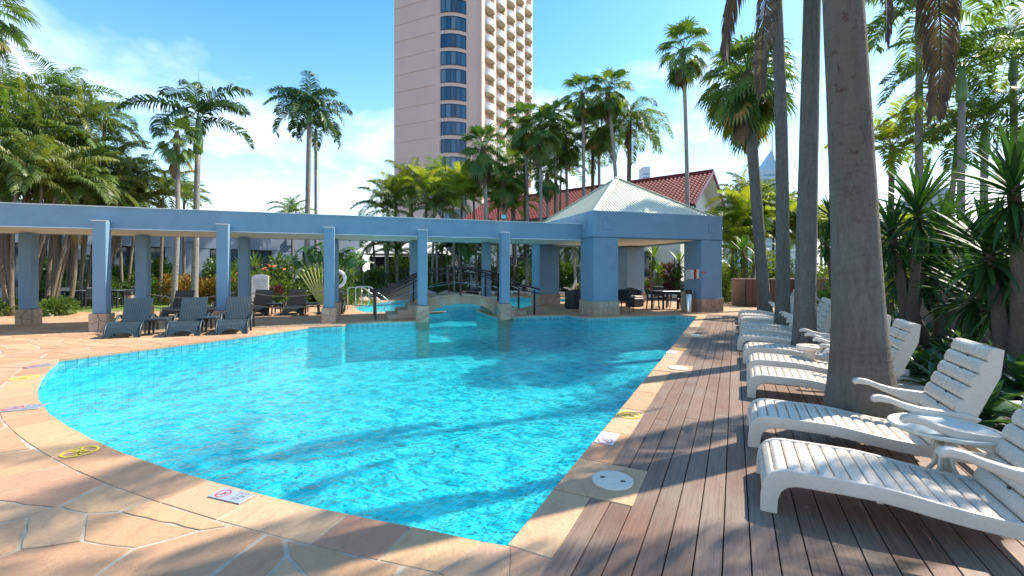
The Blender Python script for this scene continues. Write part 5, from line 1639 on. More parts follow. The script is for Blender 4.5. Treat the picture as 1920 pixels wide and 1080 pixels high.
# ---- leaf meshes
def feather(seed, L=2.4, ll=.62, n=38, pitch=55, droop=85, wid=.035, mat=None, hang=.35, vee=25, leaf_droop=35, ragged=.1, rach=.018, side=1.0, jit=1.0):
    """a pinnate frond that leaves the origin along +x"""
    r = random.Random(seed); mb = MB(); N_ = 14; pts = [Vector((0, 0, 0))]; angs = []
    tw = r.uniform(-.25, .25)
    for i in range(N_):
        a = radians(pitch - droop * ((i + .5) / N_) ** 1.25); angs.append(a)
        pts.append(pts[-1] + Vector((cos(a), sin(tw) * .25 * (i / N_), sin(a))) * (L / N_))
    mb.tube(pts, [rach * (1 - .85 * i / N_) for i in range(N_ + 1)], 4, False)
    for k in range(n):
        t = .14 + .85 * (k + .5) / n; x = t * N_; i = min(int(x), N_ - 1); f = x - i
        p = pts[i].lerp(pts[i + 1], f); a = angs[i]
        T = (pts[i + 1] - pts[i]).normalized(); Sd = Vector((0, 1, 0)); Up = T.cross(Sd) * -1
        if Up.z < 0 and a > -1.5: Up = -Up
        prof = (sin(pi * (.12 + .82 * t)) ** .7) * ll
        for sg in (-1, 1):
            if r.random() < ragged: continue
            l_ = prof * r.uniform(.82, 1.12); fw = .30 + .65 * t + r.uniform(-.08, .08) * jit
            d = (T * fw + Sd * (sg * side) + Up * sin(radians(vee)) * (1 + r.uniform(-.5, .4) * jit)).normalized()
            d2 = (d + Vector((0, 0, -1)) * (sin(radians(leaf_droop)) * (1 + r.uniform(-.4, .4) * jit))).normalized()
            wv = T.cross(d).cross(d).normalized() * -1
            wv = (T - d * T.dot(d)).normalized() * wid * .5
            m1 = p + d * l_ * .45; m2 = m1 + d2 * l_ * .35; e_ = m2 + (d2 + Vector((0, 0, -hang))).normalized() * l_ * .28
            mb.add([p - wv * .4, p + wv * .4, m1 + wv, m1 - wv, m2 + wv * .75, m2 - wv * .75, e_], [(0, 1, 2, 3), (3, 2, 4, 5), (5, 4, 6)])
    return mb.mesh('frond', mat)
def fan(seed, pet=.85, R_=.75, n=30, pitch=40, mat=None, droop=.5, spread=300, dead=False):
    """a palmate leaf: petiole along +x, then a pleated blade with hanging tips"""
    r = random.Random(seed); mb = MB(); a0 = radians(pitch)
    pts = []; p = Vector((0, 0, 0)); N_ = 6
    for i in range(N_ + 1):
        pts.append(p.copy()); a = a0 - radians(26) * i / N_ * (2.0 if dead else 1); p = p + Vector((cos(a), 0, sin(a))) * pet / N_
    mb.tube(pts, [.02 - .010 * i / N_ for i in range(N_ + 1)], 4, False)
    c = pts[-1]; T = (pts[-1] - pts[-2]).normalized()
    T = (T + Vector((0, 0, -.35 if not dead else -1.2))).normalized(); Sd = Vector((0, 1, 0)); Up = Sd.cross(T) * -1
    if Up.z < 0 and not dead: Up = -Up
    for k in range(n):
        a = radians(-spread / 2 + spread * (k + .5) / n) ; d = (T * cos(a) + Sd * sin(a) + Up * (.22 * (1 - cos(a)) * .6)).normalized()
        if dead: d = (d + T * .9 + Vector((0, 0, -.6))).normalized()
        l_ = R_ * (.72 + .28 * cos(a)) * r.uniform(.9, 1.08); wv = (Up.cross(d)).normalized()
        w0 = 2 * sin(radians(spread / n) / 2) * .5 * 1.05
        h1 = .5 * l_; p1 = c + d * h1 - Vector((0, 0, 1)) * (.03 * l_); fold = Up * (.012 if k % 2 else -.012)
        dd = (d + Vector((0, 0, -droop * r.uniform(.6, 1.5)))).normalized(); p2 = p1 + dd * l_ * .28
        d3_ = (dd + Vector((0, 0, -droop * 1.8 * r.uniform(.6, 1.4)))).normalized(); p3 = p2 + d3_ * l_ * .27
        mb.add([c, p1 - wv * w0 * h1 + fold, p1 + wv * w0 * h1 - fold, p2 + wv * w0 * h1 * .62, p2 - wv * w0 * h1 * .62, p3], [(0, 2, 1), (1, 2, 3, 4), (4, 3, 5)])
    return mb.mesh('frond', mat)
PF = {}
def feather_set(key, cnt, **kw):
    """fronds sorted from upright to hanging"""
    if key in PF: return PF[key]
    out = []
    for i in range(cnt):
        k = i / (cnt - 1); a = dict(kw); a['pitch'] = lerp(kw.get('p0', 78), kw.get('p1', -25), k); a['droop'] = lerp(kw.get('d0', 60), kw.get('d1', 55), k)
        for x in ('p0', 'p1', 'd0', 'd1'): a.pop(x, None)
        out.append(feather(100 + 7 * i + len(PF) * 31, **a))
    PF[key] = out; return out
def fan_set(key, cnt, p0=84, p1=-62, **kw):
    if key in PF: return PF[key]
    PF[key] = [fan(50 + i * 3 + len(PF) * 17, pitch=lerp(p0, p1, i / (cnt - 1)), **kw) for i in range(cnt)]; return PF[key]
def trunk_mesh(base, top, r0, r1, bend=(0, 0), flare=1.5, n=14, seg=22, name='trunk', mat=None, fz=.35, seed=0, lump=.02):
    base = Vector(base); top = Vector(top); pts = []; rs_ = []
    for i in range(seg + 1):
        k = i / seg; k2 = k ** 1.35 if seg > 12 else k
        p = base.lerp(top, k2); s_ = sin(pi * k2); p.x += bend[0] * s_; p.y += bend[1] * s_
        z = p.z - base.z; r_ = lerp(r0, r1, k2) * (1 + (flare - 1) * math.exp(-z / fz)) * (1 + lump * mnoise.noise(Vector((seed * 3.1, 0, z * 2.2))))
        pts.append(p); rs_.append(r_)
    mb = MB().tube(pts, rs_, n)
    return mb, pts
class Palm:
    rnd = random.Random(77)
    @staticmethod
    def make(name, label, base, crown, r0, r1, fronds, nfr, bark, group=None, bend=(0, 0), scale=1.0, shaft=None, dead=None, ndead=0, spear=False, cat='palm tree', flare=1.45, skirt=None, az0=None, tilt=.12, mat_over=None, upto=1.0, boots=False, fz=.35):
        r = Palm.rnd
        th = thing(name, label, cat, (base[0], base[1], 0), 0, group)
        c = Vector((crown[0] - base[0], crown[1] - base[1], crown[2]))
        big_ = r0 > .15
        mb, pts = trunk_mesh((0, 0, -.05), c, r0, r1, bend, flare, 28 if big_ else 10, 40 if big_ else 14, seed=r.random() * 50, fz=fz)
        mb.build('trunk', bark, th, smooth=True)
        top = c.copy()
        if shaft:
            hs_, rs2 = shaft
            d = (pts[-1] - pts[-2]).normalized()
            MB().tube([c + d * (hs_ * k) for k in (-.02, .08, .3, .6, .85, 1)], [r1 * 1.1, rs2, rs2 * .96, rs2 * .75, rs2 * .55, rs2 * .35], 12).build('crownshaft', M_SHAFT, th, smooth=True)
            top = c + d * hs_ * .9
        if boots:      # fibrous brown head under the crown
            MB().lathe([(r1 * 1.0, -.7), (r1 * 1.5, -.35), (r1 * 1.9, -.05), (r1 * 1.2, .22), (.02, .4)], c, 12).build('fibre_head', B_BROWN, th, smooth=True)
        az = az0 if az0 is not None else r.uniform(0, 6.28)
        for i in range(nfr):
            k = (i + .5) / nfr * upto
            me = fronds[min(len(fronds) - 1, int(k * len(fronds)))]
            a = az + i * 2.39996
            put('frond', me, th, top + Vector((0, 0, -.05 * k)), rot=(r.uniform(-tilt, tilt), r.uniform(-tilt, tilt), a), sc=scale * r.uniform(.86, 1.1))
        if dead:
            for i in range(ndead):
                me = dead[i % len(dead)]
                put('dead_frond', me, th, top - Vector((0, 0, (.38 if boots else .12) + .11 * (i % 5))), rot=(r.uniform(-.15, .15), r.uniform(-.15, .15), az + 1.3 + i * 2.1), sc=scale * r.uniform(.7, 1.0))
        if spear:
            MB().tube([top, top + Vector((.02, 0, 1.3 * spear)), top + Vector((.0, 0, 2.4 * spear))], [.03, .018, .004], 6).build('spear_leaf', M_SHAFT, th)
        return th
PM = Palm.make
KING = feather_set('king', 7, L=2.6, ll=.74, n=50, wid=.055, mat=G_FEATH, p0=74, p1=-5, d0=85, d1=85, leaf_droop=55, hang=1.0, vee=45)
KINGD = feather_set('kingd', 6, L=2.6, ll=.80, n=52, wid=.06, mat=G_DARK, p0=72, p1=0, d0=85, d1=95, leaf_droop=75, hang=1.6, ragged=.10, vee=30)
QUEEN = feather_set('queen', 6, L=2.9, ll=.70, n=56, wid=.045, mat=G_FEATH, p0=66, p1=-20, d0=125, d1=70, leaf_droop=75, hang=1.8, vee=40)
CANE = feather_set('cane', 6, L=2.0, ll=.62, n=34, wid=.050, jit=.35, mat=G_YEL, p0=86, p1=34, d0=50, d1=95, vee=50, leaf_droop=25)
CANEG = feather_set('caneg', 6, L=2.5, ll=.78, n=36, wid=.055, jit=.3, mat=G_FEATH, p0=84, p1=22, d0=65, d1=110, vee=50, leaf_droop=50, hang=1.0)
CANEO = feather_set('caneo', 6, L=2.4, ll=.74, n=36, wid=.052, jit=.35, mat=leafmat('olive_frond', [(.09, .13, .025), (.14, .18, .035), (.06, .11, .02), (.20, .21, .05)], .38), p0=82, p1=18, d0=65, d1=115, vee=45, leaf_droop=85, hang=2.0)
FANS = fan_set('fan', 8, mat=G_FAN, pet=.92, R_=.80, n=30, droop=.6)
G_DEADL = leafmat('dead_fan', [(.17, .115, .065), (.24, .165, .09), (.13, .085, .05), (.30, .21, .12)], .2, .8)
FANDEAD = [fan(400 + i, pet=.5, R_=.9, n=26, pitch=-40 - 8 * i, mat=G_DEADL, droop=1.2, dead=True) for i in range(3)] + [fan(410, pet=.7, R_=.75, n=24, pitch=-20, mat=G_TAN, droop=1.0)]
FDEAD = [feather(940 + i, L=1.7, ll=.5, n=34, pitch=-35 - 12 * i, droop=45, wid=.03, mat=(G_TAN, G_DEAD, G_TAN)[i], leaf_droop=85, hang=2, side=.6) for i in range(3)]
def XY(px, Y): return ((px - 960) / F * Y, Y)

# ---- the four big trunks beside the deck, crowns above the picture
DATE = feather_set('date', 6, L=3.4, ll=.55, n=62, wid=.035, mat=G_DARK, p0=72, p1=-10, d0=70, d1=70, vee=20, leaf_droop=20, hang=.4, rach=.03)
def deadfrond(seed, L, ll, p_=-60, d_=35): return feather(seed, L=L, ll=ll, n=150, pitch=p_, droop=d_, wid=.032, mat=G_DEAD, vee=-6, leaf_droop=80, hang=2.5, ragged=.04, rach=.035, side=.55)
DD = [deadfrond(900, 6.6, .72, 0, 106), deadfrond(901, 4.7, .60), deadfrond(902, 3.6, .55, -30, 70)]
t1 = (3.50, 4.42); t2 = (5.14, 7.8); t3 = (6.72, 11.0); t4 = (8.7, 15.2)
P1 = PM('palm_tree', 'biggest grey palm trunk rising beside the third lounger, brown stains on its bark', t1, (3.12, 4.45, 7.3), .218, .135, DATE, 6, B_SCAB, 'big palms in a row beside the deck', flare=1.8, tilt=.1, bend=(.04, 0), upto=.75, scale=.6, fz=.5)
P2 = PM('palm_tree', 'tall grey palm trunk with a mossy foot between the fifth and sixth loungers', t2, (5.42, 7.9, 9.2), .17, .115, DATE, 9, B_DATE, 'big palms in a row beside the deck', flare=1.5, tilt=.1, upto=.75, scale=.7)
P3 = PM('palm_tree', 'slim tall grey palm trunk by the eighth lounger, leaning slightly left', t3, (6.45, 11.1, 11.5), .16, .11, DATE, 9, B_DATE, 'big palms in a row beside the deck', flare=1.5, tilt=.1, bend=(.12, 0), upto=.75, scale=.7)
for th_, me, (dx, dy, dz), a, s_ in ((P1, DD[0], (-.33, .05, 7.1), radians(2), 1.0), (P1, DD[0], (-.33, .05, 7.2), radians(30), .85),
                                    (P2, DD[1], (.22, 0, 9.0), radians(196), 1.0), (P2, DD[1], (.26, 0, 8.9), radians(-60), .84), (P3, DD[1], (-.25, 0, 11.4), radians(186), 1.0), (P2, DD[2], (.2, 0, 8.9), radians(120), 1.0)):
    put('dead_frond', me, th_, (dx, dy, dz), rot=(0, .0, a), sc=s_)
P4 = PM('fan_palm', 'big fan palm with a full crown and a brown skirt above the lounger row', t4, (XY(1404, 15.2)[0], 15.3, 8.15), .20, .15, FANS, 40, B_DATE, 'fan palms', flare=1.5, scale=1.18, dead=FANDEAD, ndead=16, boots=True)
PM('fan_palm', 'fan palm close behind the big skirted fan palm, mostly hidden by it', XY(1437, 17.5), (XY(1398, 17.5)[0], 17.5, 8.2), .17, .13, FANS, 22, B_GREY, 'fan palms', scale=1.15, dead=FANDEAD, ndead=8, boots=True)
# ---- fan palms further off
for lab, bx_, cx_, cy_, Y, sc_, nf, nd_, r_ in (
        ('tallest slim fan palm standing alone against the sky beside the red roof', 1289, 1281, 98, 26, 1.25, 26, 7, .13),
        ('fan palm just right of the tower behind the pergola, third tall crown from the left', 1092, 1092, 180, 30, 1.15, 26, 6, .13),
        ('fan palm with an upright crown next to the drooping feather palm', 1168, 1140, 172, 29, 1.2, 28, 6, .14),
        ('fan palm in front of the tower balconies with tan dry fans below its crown', 912, 906, 282, 27, 1.2, 30, 9, .14),
        ('bushy fan palm at the right edge of the tower', 1010, 1012, 250, 29, 1.25, 30, 10, .14),
        ('lower fan palm between the tower and the red roof', 965, 960, 318, 32, 1.15, 22, 6, .13),
        ('dark fan palm right behind the upright pair', 1062, 1060, 262, 33, 1.2, 24, 6, .13),
        ('fan palm whose crown overlaps the tower balconies, just left of the bushy one', 988, 984, 232, 30, 1.2, 30, 8, .13),
        ('fan palm above the red roof, between the bushy one and the upright pair', 1042, 1038, 226, 31, 1.15, 28, 7, .13),
        ('fan palm low in the row, right behind the pavilion roof peak', 1120, 1122, 246, 32, 1.15, 28, 7, .13),
        ('low fan palm in front of the red roof beside the floodlight', 950, 944, 342, 29, 1.0, 26, 8, .12),
        ('low fan palm hiding the middle of the red roof', 1022, 1026, 330, 30, 1.0, 26, 8, .12),
        ('small fan palm with red-brown dead fans left of the tall king palm', 325, 332, 262, 19, .72, 22, 9, .11)):
    b_ = XY(bx_, Y); c_ = P(cx_, cy_, Y)
    PM('fan_palm', lab, b_, c_, r_, r_ * .75, FANS, nf, B_GREY, 'fan palms', scale=sc_, dead=FANDEAD, ndead=nd_, boots=True, bend=(.1, 0))
PM('fan_palm', 'fan palm whose crown hangs into the top left corner of the photo', XY(-30, 11.5), P(-38, 20, 11.5), .16, .12, FANS, 30, B_GREY, 'fan palms', scale=.72, dead=FANDEAD, ndead=14, boots=True)
# ---- feather palms
PM('king_palm', 'tall king palm on the left with a green crownshaft and a thin upright spear', XY(364, 20.5), P(371, 288, 20.5), .15, .12, KINGD, 9, B_GREY, 'king palms', shaft=(1.7, .20), spear=1.0, scale=1.12, az0=.4, upto=.8)
PM('king_palm', 'tall feather palm against the clouds left of the tower', XY(574, 28), P(580, 232, 28), .18, .14, KINGD, 18, B_GREY, 'king palms', shaft=(1.0, .19), scale=1.05, spear=.8)
PM('king_palm', 'thinner feather palm just behind the tall one left of the tower', XY(593, 31), P(592, 262, 31), .13, .10, KINGD, 10, B_GREY, 'king palms', shaft=(.8, .15), scale=.85)
PM('queen_palm', 'drooping feather palm with long hanging leaflets above the pavilion roof', XY(1176, 31), P(1181, 232, 31), .17, .14, QUEEN, 26, B_BROWN, 'queen palms', scale=1.12, dead=FANDEAD[:2], ndead=4)
PM('queen_palm', 'drooping feather palm behind the two upright fan palms', XY(1110, 34), P(1112, 262, 34), .16, .13, QUEEN, 18, B_BROWN, 'queen palms', scale=1.05)
PM('queen_palm', 'ragged feather palm left of the upright fan palms', XY(1040, 33), P(1043, 268, 33), .15, .12, QUEEN, 16, B_BROWN, 'queen palms', scale=1.0)
PM('queen_palm', 'drooping dark feather palm behind the bushy one at the right edge of the tower', XY(985, 34), P(984, 300, 34), .15, .12, QUEEN, 16, B_BROWN, 'queen palms', scale=.95)
# right side king palms near the yuccas
PM('king_palm', 'king palm with a fat green crownshaft at upper right', XY(1800, 11.5), P(1803, 190, 11.5), .085, .075, KING, 11, B_GREY, 'king palms', shaft=(.92, .125), scale=.82, az0=2.6, upto=.82)
PM('king_palm', 'king palm at far right with a short crownshaft above the spiky leaves', XY(1842, 12.8), P(1846, 292, 12.8), .10, .085, KING, 11, B_GREY, 'king palms', shaft=(1.0, .13), scale=.78, az0=.9)
PM('king_palm', 'king palm whose crown fills the top edge right of the biggest trunk', XY(1722, 13.5), P(1724, 62, 13.5), .11, .09, KING, 14, B_GREY, 'king palms', shaft=(.8, .12), scale=.95)
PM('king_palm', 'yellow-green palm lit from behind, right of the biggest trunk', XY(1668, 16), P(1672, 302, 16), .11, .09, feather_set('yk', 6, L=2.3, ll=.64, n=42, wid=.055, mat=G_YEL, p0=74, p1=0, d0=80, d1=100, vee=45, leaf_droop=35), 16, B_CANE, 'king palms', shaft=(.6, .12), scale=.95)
PM('king_palm', 'leaning thin palm behind the yuccas at right', XY(1762, 14.5), P(1795, 268, 14.5), .08, .07, KING, 10, B_GREY, 'king palms', shaft=(.5, .09), scale=.85)
PM('king_palm', 'palm with broad arching fronds at the right edge of the photo', XY(1905, 13.5), P(1900, 150, 13.5), .10, .08, KING, 12, B_GREY, 'king palms', shaft=(.7, .12), scale=.9)
# the thick stand of cane palms at far left
rp = random.Random(21)
stand = [(10, 190, 19), (62, 232, 18), (112, 196, 20), (160, 232, 19), (196, 214, 21), (24, 268, 17), (88, 282, 17.5), (142, 290, 19), (222, 300, 20.5), (46, 330, 17), (106, 338, 18), (170, 342, 19),
         (232, 352, 21), (8, 352, 16.5), (205, 372, 22), (140, 372, 17.5), (70, 370, 18.5), (-30, 240, 18), (-40, 320, 17)]
words_ = ['topmost', 'tall', 'arching', 'leaning', 'broad', 'drooping', 'pale', 'dark', 'ragged', 'low', 'upright', 'dense', 'thin', 'short', 'spreading', 'bushy', 'bent', 'outer', 'side']
for i, (cx_, cy_, Y) in enumerate(stand):
    bx_ = cx_ * .75 + 18 + rp.uniform(-14, 14)
    st_set = (CANEG, CANEO, CANEG, CANEO, KING)[i % 5]
    tier = 0 if cy_ < 260 else (1 if cy_ < 325 else 2)
    same = sorted(q_[0] for q_ in stand if (0 if q_[1] < 260 else (1 if q_[1] < 325 else 2)) == tier)
    lab = 'cane palm in the far left stand, %s tier of crowns, %s from the left' % (['upper', 'middle', 'lower'][tier], ORD[same.index(cx_)])
    PM('cane_palm', lab, XY(bx_, Y), P(cx_, cy_ + 16, Y), .085, .06, st_set, 10, B_CANE, 'cane palms of the stand at far left', scale=rp.uniform(.88, 1.08) * (.75 if st_set is KING else 1), flare=1.2, shaft=(.35, .07), bend=(rp.uniform(-.3, .3), 0), dead=FDEAD, ndead=3)
for cx_, cy_, Y, bx_, lab, st_set, sc_ in ((262, 332, 22, 262, 'small arching palm at the right end of the left stand', KINGD, .62), (306, 372, 21, 300, 'low yellowish palm behind the pergola below the small fan palm', CANEO, .8),
                                           (548, 402, 30, 548, 'palm tip just showing above the pergola left of the tall feather palm', CANEG, .7), (345, 378, 24, 345, 'pale low palm beside the tall king palm trunk', CANE, .8)):
    PM('cane_palm', lab, XY(bx_, Y), P(cx_, cy_, Y), .08, .06, st_set, 13, B_CANE, scale=sc_, flare=1.2)
# leaning slender stems that show under the pergola at left
STEMS = ((22, 0, 12, 15.2), (45, 0, 62, 15.6), (40, 0, 95, 15.9), (52, 0, 30, 16.2), (100, 0, 150, 17.2), (90, 0, 128, 16.8), (150, 0, 138, 19.2), (158, 0, 175, 19.4), (162, 0, 205, 19.6), (230, 0, 214, 20.4), (236, 0, 244, 20.8), (15, 0, -25, 15.4), (60, 0, 90, 17.5))
STB = [q_[0] for q_ in STEMS]
for i, (bx_, by_, tx_, Y) in enumerate(STEMS):
    X0 = (bx_ - 960) / F * Y; X1 = (tx_ - 960) / F * Y
    th = thing('cane_palm', 'slender ringed palm stem under the left pergola bays, %s from the left at its foot' % ORD[sorted(STB).index(bx_)], 'palm tree', (X0, Y, 0), 0, 'slender palm stems under the left pergola bays')
    mb, _p = trunk_mesh((0, 0, -.05), (X1 - X0, .3, 4.6), .062, .045, (rp.uniform(-.15, .1), 0), 1.4, 9, 12, seed=i)
    mb.build('trunk', B_CANE, th, smooth=True)
    for k in range(9): put('frond', CANEO[min(5, k * 6 // 9)], th, (X1 - X0, .3, 4.6), rot=(0, 0, k * 2.4 + i), sc=.9)
# yellow-green clump below the tower and others over the pergola
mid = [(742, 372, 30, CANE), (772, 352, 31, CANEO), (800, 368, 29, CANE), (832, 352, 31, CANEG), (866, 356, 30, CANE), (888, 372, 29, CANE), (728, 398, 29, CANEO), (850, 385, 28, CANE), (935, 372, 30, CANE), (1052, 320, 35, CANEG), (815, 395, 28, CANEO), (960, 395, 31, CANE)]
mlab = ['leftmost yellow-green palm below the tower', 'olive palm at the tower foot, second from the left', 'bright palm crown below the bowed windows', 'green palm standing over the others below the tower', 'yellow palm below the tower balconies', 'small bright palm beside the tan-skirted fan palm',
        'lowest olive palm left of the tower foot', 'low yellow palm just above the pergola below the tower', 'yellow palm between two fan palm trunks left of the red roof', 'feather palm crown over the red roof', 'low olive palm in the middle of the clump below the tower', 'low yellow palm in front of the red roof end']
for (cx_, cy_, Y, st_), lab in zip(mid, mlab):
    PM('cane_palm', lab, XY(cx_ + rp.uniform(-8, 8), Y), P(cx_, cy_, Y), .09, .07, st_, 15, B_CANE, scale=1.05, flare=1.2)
# trunks and lower palms seen through the pergola at the far side of the second pool
und = [(722, 462, 29, CANEG, .8), (745, 475, 30, CANEG, .8), (818, 440, 29, KINGD, .7), (838, 470, 30, CANEG, .8), (858, 455, 29.5, KINGD, .7), (880, 480, 29, CANEG, .7), (935, 450, 30, CANEG, .8), (1010, 470, 29.5, KINGD, .7), (1075, 462, 27, KINGD, .62), (1092, 470, 28, CANEG, .7), (700, 455, 30, CANEG, .7), (790, 455, 30, CANEG, .8), (905, 470, 30.3, CANEG, .7)]
for i, (cx_, cy_, Y, st_, sc_) in enumerate(und):
    PM('young_palm', 'young palm in the grove behind the second pool, %s from the left' % ORD[sorted(q_[0] for q_ in und).index(cx_)], XY(cx_ + rp.uniform(-6, 6), Y), P(cx_, cy_, Y), .09, .07, st_, 12, B_GREY, 'young palms behind the second pool', scale=sc_, flare=1.2)

# ---- travellers palm with its fan of stalks
def paddle(seed, L=1.5, W2=.22, stalk=1.5):
    r = random.Random(seed); mb = MB(); st_ = MB()
    pts = [Vector((0, 0, stalk * k / 6)) for k in range(7)]
    st_.tube(pts, [.05 - .005 * k for k in range(7)], 6)
    N_ = 12; vs = []; a = pi / 2; p = Vector((0, 0, stalk)); 
    for i in range(N_ + 1):
        k = i / N_; w = W2 * sin(pi * (.08 + .90 * k)) ** .6
        vs += [p + Vector((0, -w, -.06)), p.copy(), p + Vector((0, w, -.06))]
        a -= radians(7.5) * r.uniform(.6, 1.3); p = p + Vector((cos(a), r.uniform(-.02, .02), sin(a))) * L / N_
    fs = []
    for i in range(N_):
        if i in (3, 5, 8, 10) and r.random() < .8:
            o_ = i * 3; fs += [(o_ + 1, o_ + 2, o_ + 5), (o_, o_ + 1, o_ + 4)]; continue
        o_ = i * 3; fs += [(o_, o_ + 1, o_ + 4, o_ + 3), (o_ + 1, o_ + 2, o_ + 5, o_ + 4)]
    mb.add(vs, fs); return st_.mesh('stalk', plain('pale_stalk', (.40, .42, .13), .5, var=.15, bump=.05)), mb.mesh('blade', G_DARK2)
G_DARK2 = leafmat('paddle_green', [(.03, .085, .02), (.05, .12, .028), (.08, .17, .035)], .4, .4)
tp = P(604, 570, 19.6)
trav = thing('travellers_palm', 'fan-shaped palm with pale stalks spreading from its foot behind the middle column', 'palm tree', (tp[0], 19.6, 0), 0)
for i in range(13):
    a = radians(-34 + 68 * i / 12)
    s1_, b1_ = paddle(300 + i, 1.35, .20, 1.9)
    rot_ = (0, a, 0)
    o = put('stalk', s1_, trav, (sin(a) * .12, 0, .05), rot=rot_)
    put('blade', b1_, o, (0, 0, 0), rot=(0, 0, radians(90 + rp.uniform(-70, 70))))

# ---- rosette plants
def strap(L=.7, W2=.03, bendd=40, seg=5, mat=None, name='leaf', pitch=0, tipk=1.0, fold=.25, wmax=.35):
    mb = MB(); a = radians(pitch); p = Vector((0, 0, 0)); vs = []
    for i in range(seg + 1):
        k = i / seg; w = W2 * (sin(pi * min(1, .25 + k / (2 * (1 - wmax)) * .75)) if k < 1 else 0)
        w = W2 * ((.55 + .45 * k / wmax) if k < wmax else max(0.0, 1 - ((k - wmax) / (1 - wmax)) ** 1.6))
        vs += [p + Vector((0, -w, w * fold)), p.copy(), p + Vector((0, w, w * fold))]
        a -= radians(bendd / seg); p = p + Vector((cos(a), 0, sin(a))) * L / seg
    fs = []
    for i in range(seg):
        o_ = i * 3; fs += [(o_, o_ + 3, o_ + 4, o_ + 1), (o_ + 1, o_ + 4, o_ + 5, o_ + 2)]
    mb.add(vs, fs); me = mb.mesh(name, mat); me.shade_smooth(); return me
YL = [strap(.80, .031, 16, 4, G_YUC, wmax=.4), strap(.76, .030, 38, 5, G_YUC, wmax=.4), strap(.72, .028, 72, 5, G_YUC, wmax=.4)]
def yucca(name, label, base, heads, group=None, nleaf=78, lsc=1.0, indiv=True, mat=None, r0=.09):
    th = thing(name, label, 'yucca', (base[0], base[1], 0), 0, group); r = rp
    for hx, hy, hz, hs_ in heads:
        c = Vector((hx - base[0], hy - base[1], hz)); b0 = Vector((r.uniform(-.08, .08), r.uniform(-.08, .08), -.03))
        mb, _ = trunk_mesh(b0, c, r0, r0 * .7, (r.uniform(-.12, .12), r.uniform(-.05, .05)), 1.35, 9, 12, seed=r.random() * 9)
        mb.build('trunk', B_BROWN, th, smooth=True)
        acc = MB()
        for i in range(nleaf):
            k = (i + .5) / nleaf; el = lerp(88, -74, k ** .9) + r.uniform(-8, 8); az = i * 2.39996 + r.uniform(-.2, .2)
            me = YL[0] if k < .5 else (YL[1] if k < .75 else YL[2])
            sc_ = lsc * hs_ * r.uniform(.82, 1.12) * (.72 + .35 * sin(pi * min(1, k * 1.2 + .1)))
            R_ = Matrix.Rotation(az, 3, 'Z') @ Matrix.Rotation(-radians(el), 3, 'Y')
            loc = c + Vector((0, 0, -.34 * k * hs_))
            if indiv: put('leaf', me, th, loc, rot=R_.to_euler(), sc=sc_)
            else: acc.add([R_ @ (v.co * sc_) + loc for v in me.vertices], [tuple(p.vertices) for p in me.polygons])
        if not indiv:
            mm = acc.mesh('leaf_rosette', mat or G_YUC); mm.shade_smooth(); put('leaf_rosette', mm, th, kind='stuff')
    return th
def hd(px, py, Y, s_): a = P(px, py, Y); return (a[0], a[1], a[2], s_)
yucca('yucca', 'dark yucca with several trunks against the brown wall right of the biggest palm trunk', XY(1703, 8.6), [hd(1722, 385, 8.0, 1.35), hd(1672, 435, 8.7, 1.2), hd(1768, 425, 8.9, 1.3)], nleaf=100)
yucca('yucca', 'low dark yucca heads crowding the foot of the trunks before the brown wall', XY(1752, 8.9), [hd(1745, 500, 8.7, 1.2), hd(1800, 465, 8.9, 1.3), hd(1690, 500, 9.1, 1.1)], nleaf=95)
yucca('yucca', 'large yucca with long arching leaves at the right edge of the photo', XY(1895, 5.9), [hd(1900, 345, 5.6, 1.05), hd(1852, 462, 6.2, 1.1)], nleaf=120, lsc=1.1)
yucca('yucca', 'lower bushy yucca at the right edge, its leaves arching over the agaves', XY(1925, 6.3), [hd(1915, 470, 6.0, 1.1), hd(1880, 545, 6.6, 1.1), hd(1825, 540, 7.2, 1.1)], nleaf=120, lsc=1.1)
yucca('yucca', 'half hidden yucca between the two middle palm trunks', XY(1560, 12.6), [hd(1556, 398, 12.4, 1.0), hd(1548, 452, 12.4, .9)], indiv=False)
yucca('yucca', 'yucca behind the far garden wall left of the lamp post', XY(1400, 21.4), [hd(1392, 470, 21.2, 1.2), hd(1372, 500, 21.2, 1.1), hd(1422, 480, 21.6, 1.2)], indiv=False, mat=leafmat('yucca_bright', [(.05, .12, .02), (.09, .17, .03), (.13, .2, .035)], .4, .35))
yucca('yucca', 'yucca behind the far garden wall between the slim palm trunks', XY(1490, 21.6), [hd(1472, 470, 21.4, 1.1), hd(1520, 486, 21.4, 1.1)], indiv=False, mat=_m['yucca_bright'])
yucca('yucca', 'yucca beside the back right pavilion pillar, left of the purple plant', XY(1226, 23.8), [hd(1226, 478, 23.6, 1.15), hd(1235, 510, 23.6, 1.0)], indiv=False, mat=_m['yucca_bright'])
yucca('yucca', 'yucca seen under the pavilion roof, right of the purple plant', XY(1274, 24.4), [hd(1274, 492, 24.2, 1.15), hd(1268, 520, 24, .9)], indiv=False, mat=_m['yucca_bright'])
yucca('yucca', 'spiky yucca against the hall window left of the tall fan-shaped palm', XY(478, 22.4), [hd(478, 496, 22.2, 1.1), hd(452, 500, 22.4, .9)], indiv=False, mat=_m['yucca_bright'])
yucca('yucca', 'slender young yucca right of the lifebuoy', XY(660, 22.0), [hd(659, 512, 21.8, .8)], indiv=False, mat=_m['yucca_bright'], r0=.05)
yucca('yucca', 'taller young yucca beside the dark hall door', XY(676, 23.0), [hd(678, 500, 23.0, .9)], indiv=False, mat=_m['yucca_bright'], r0=.05)
G_YUC2 = G_YUC
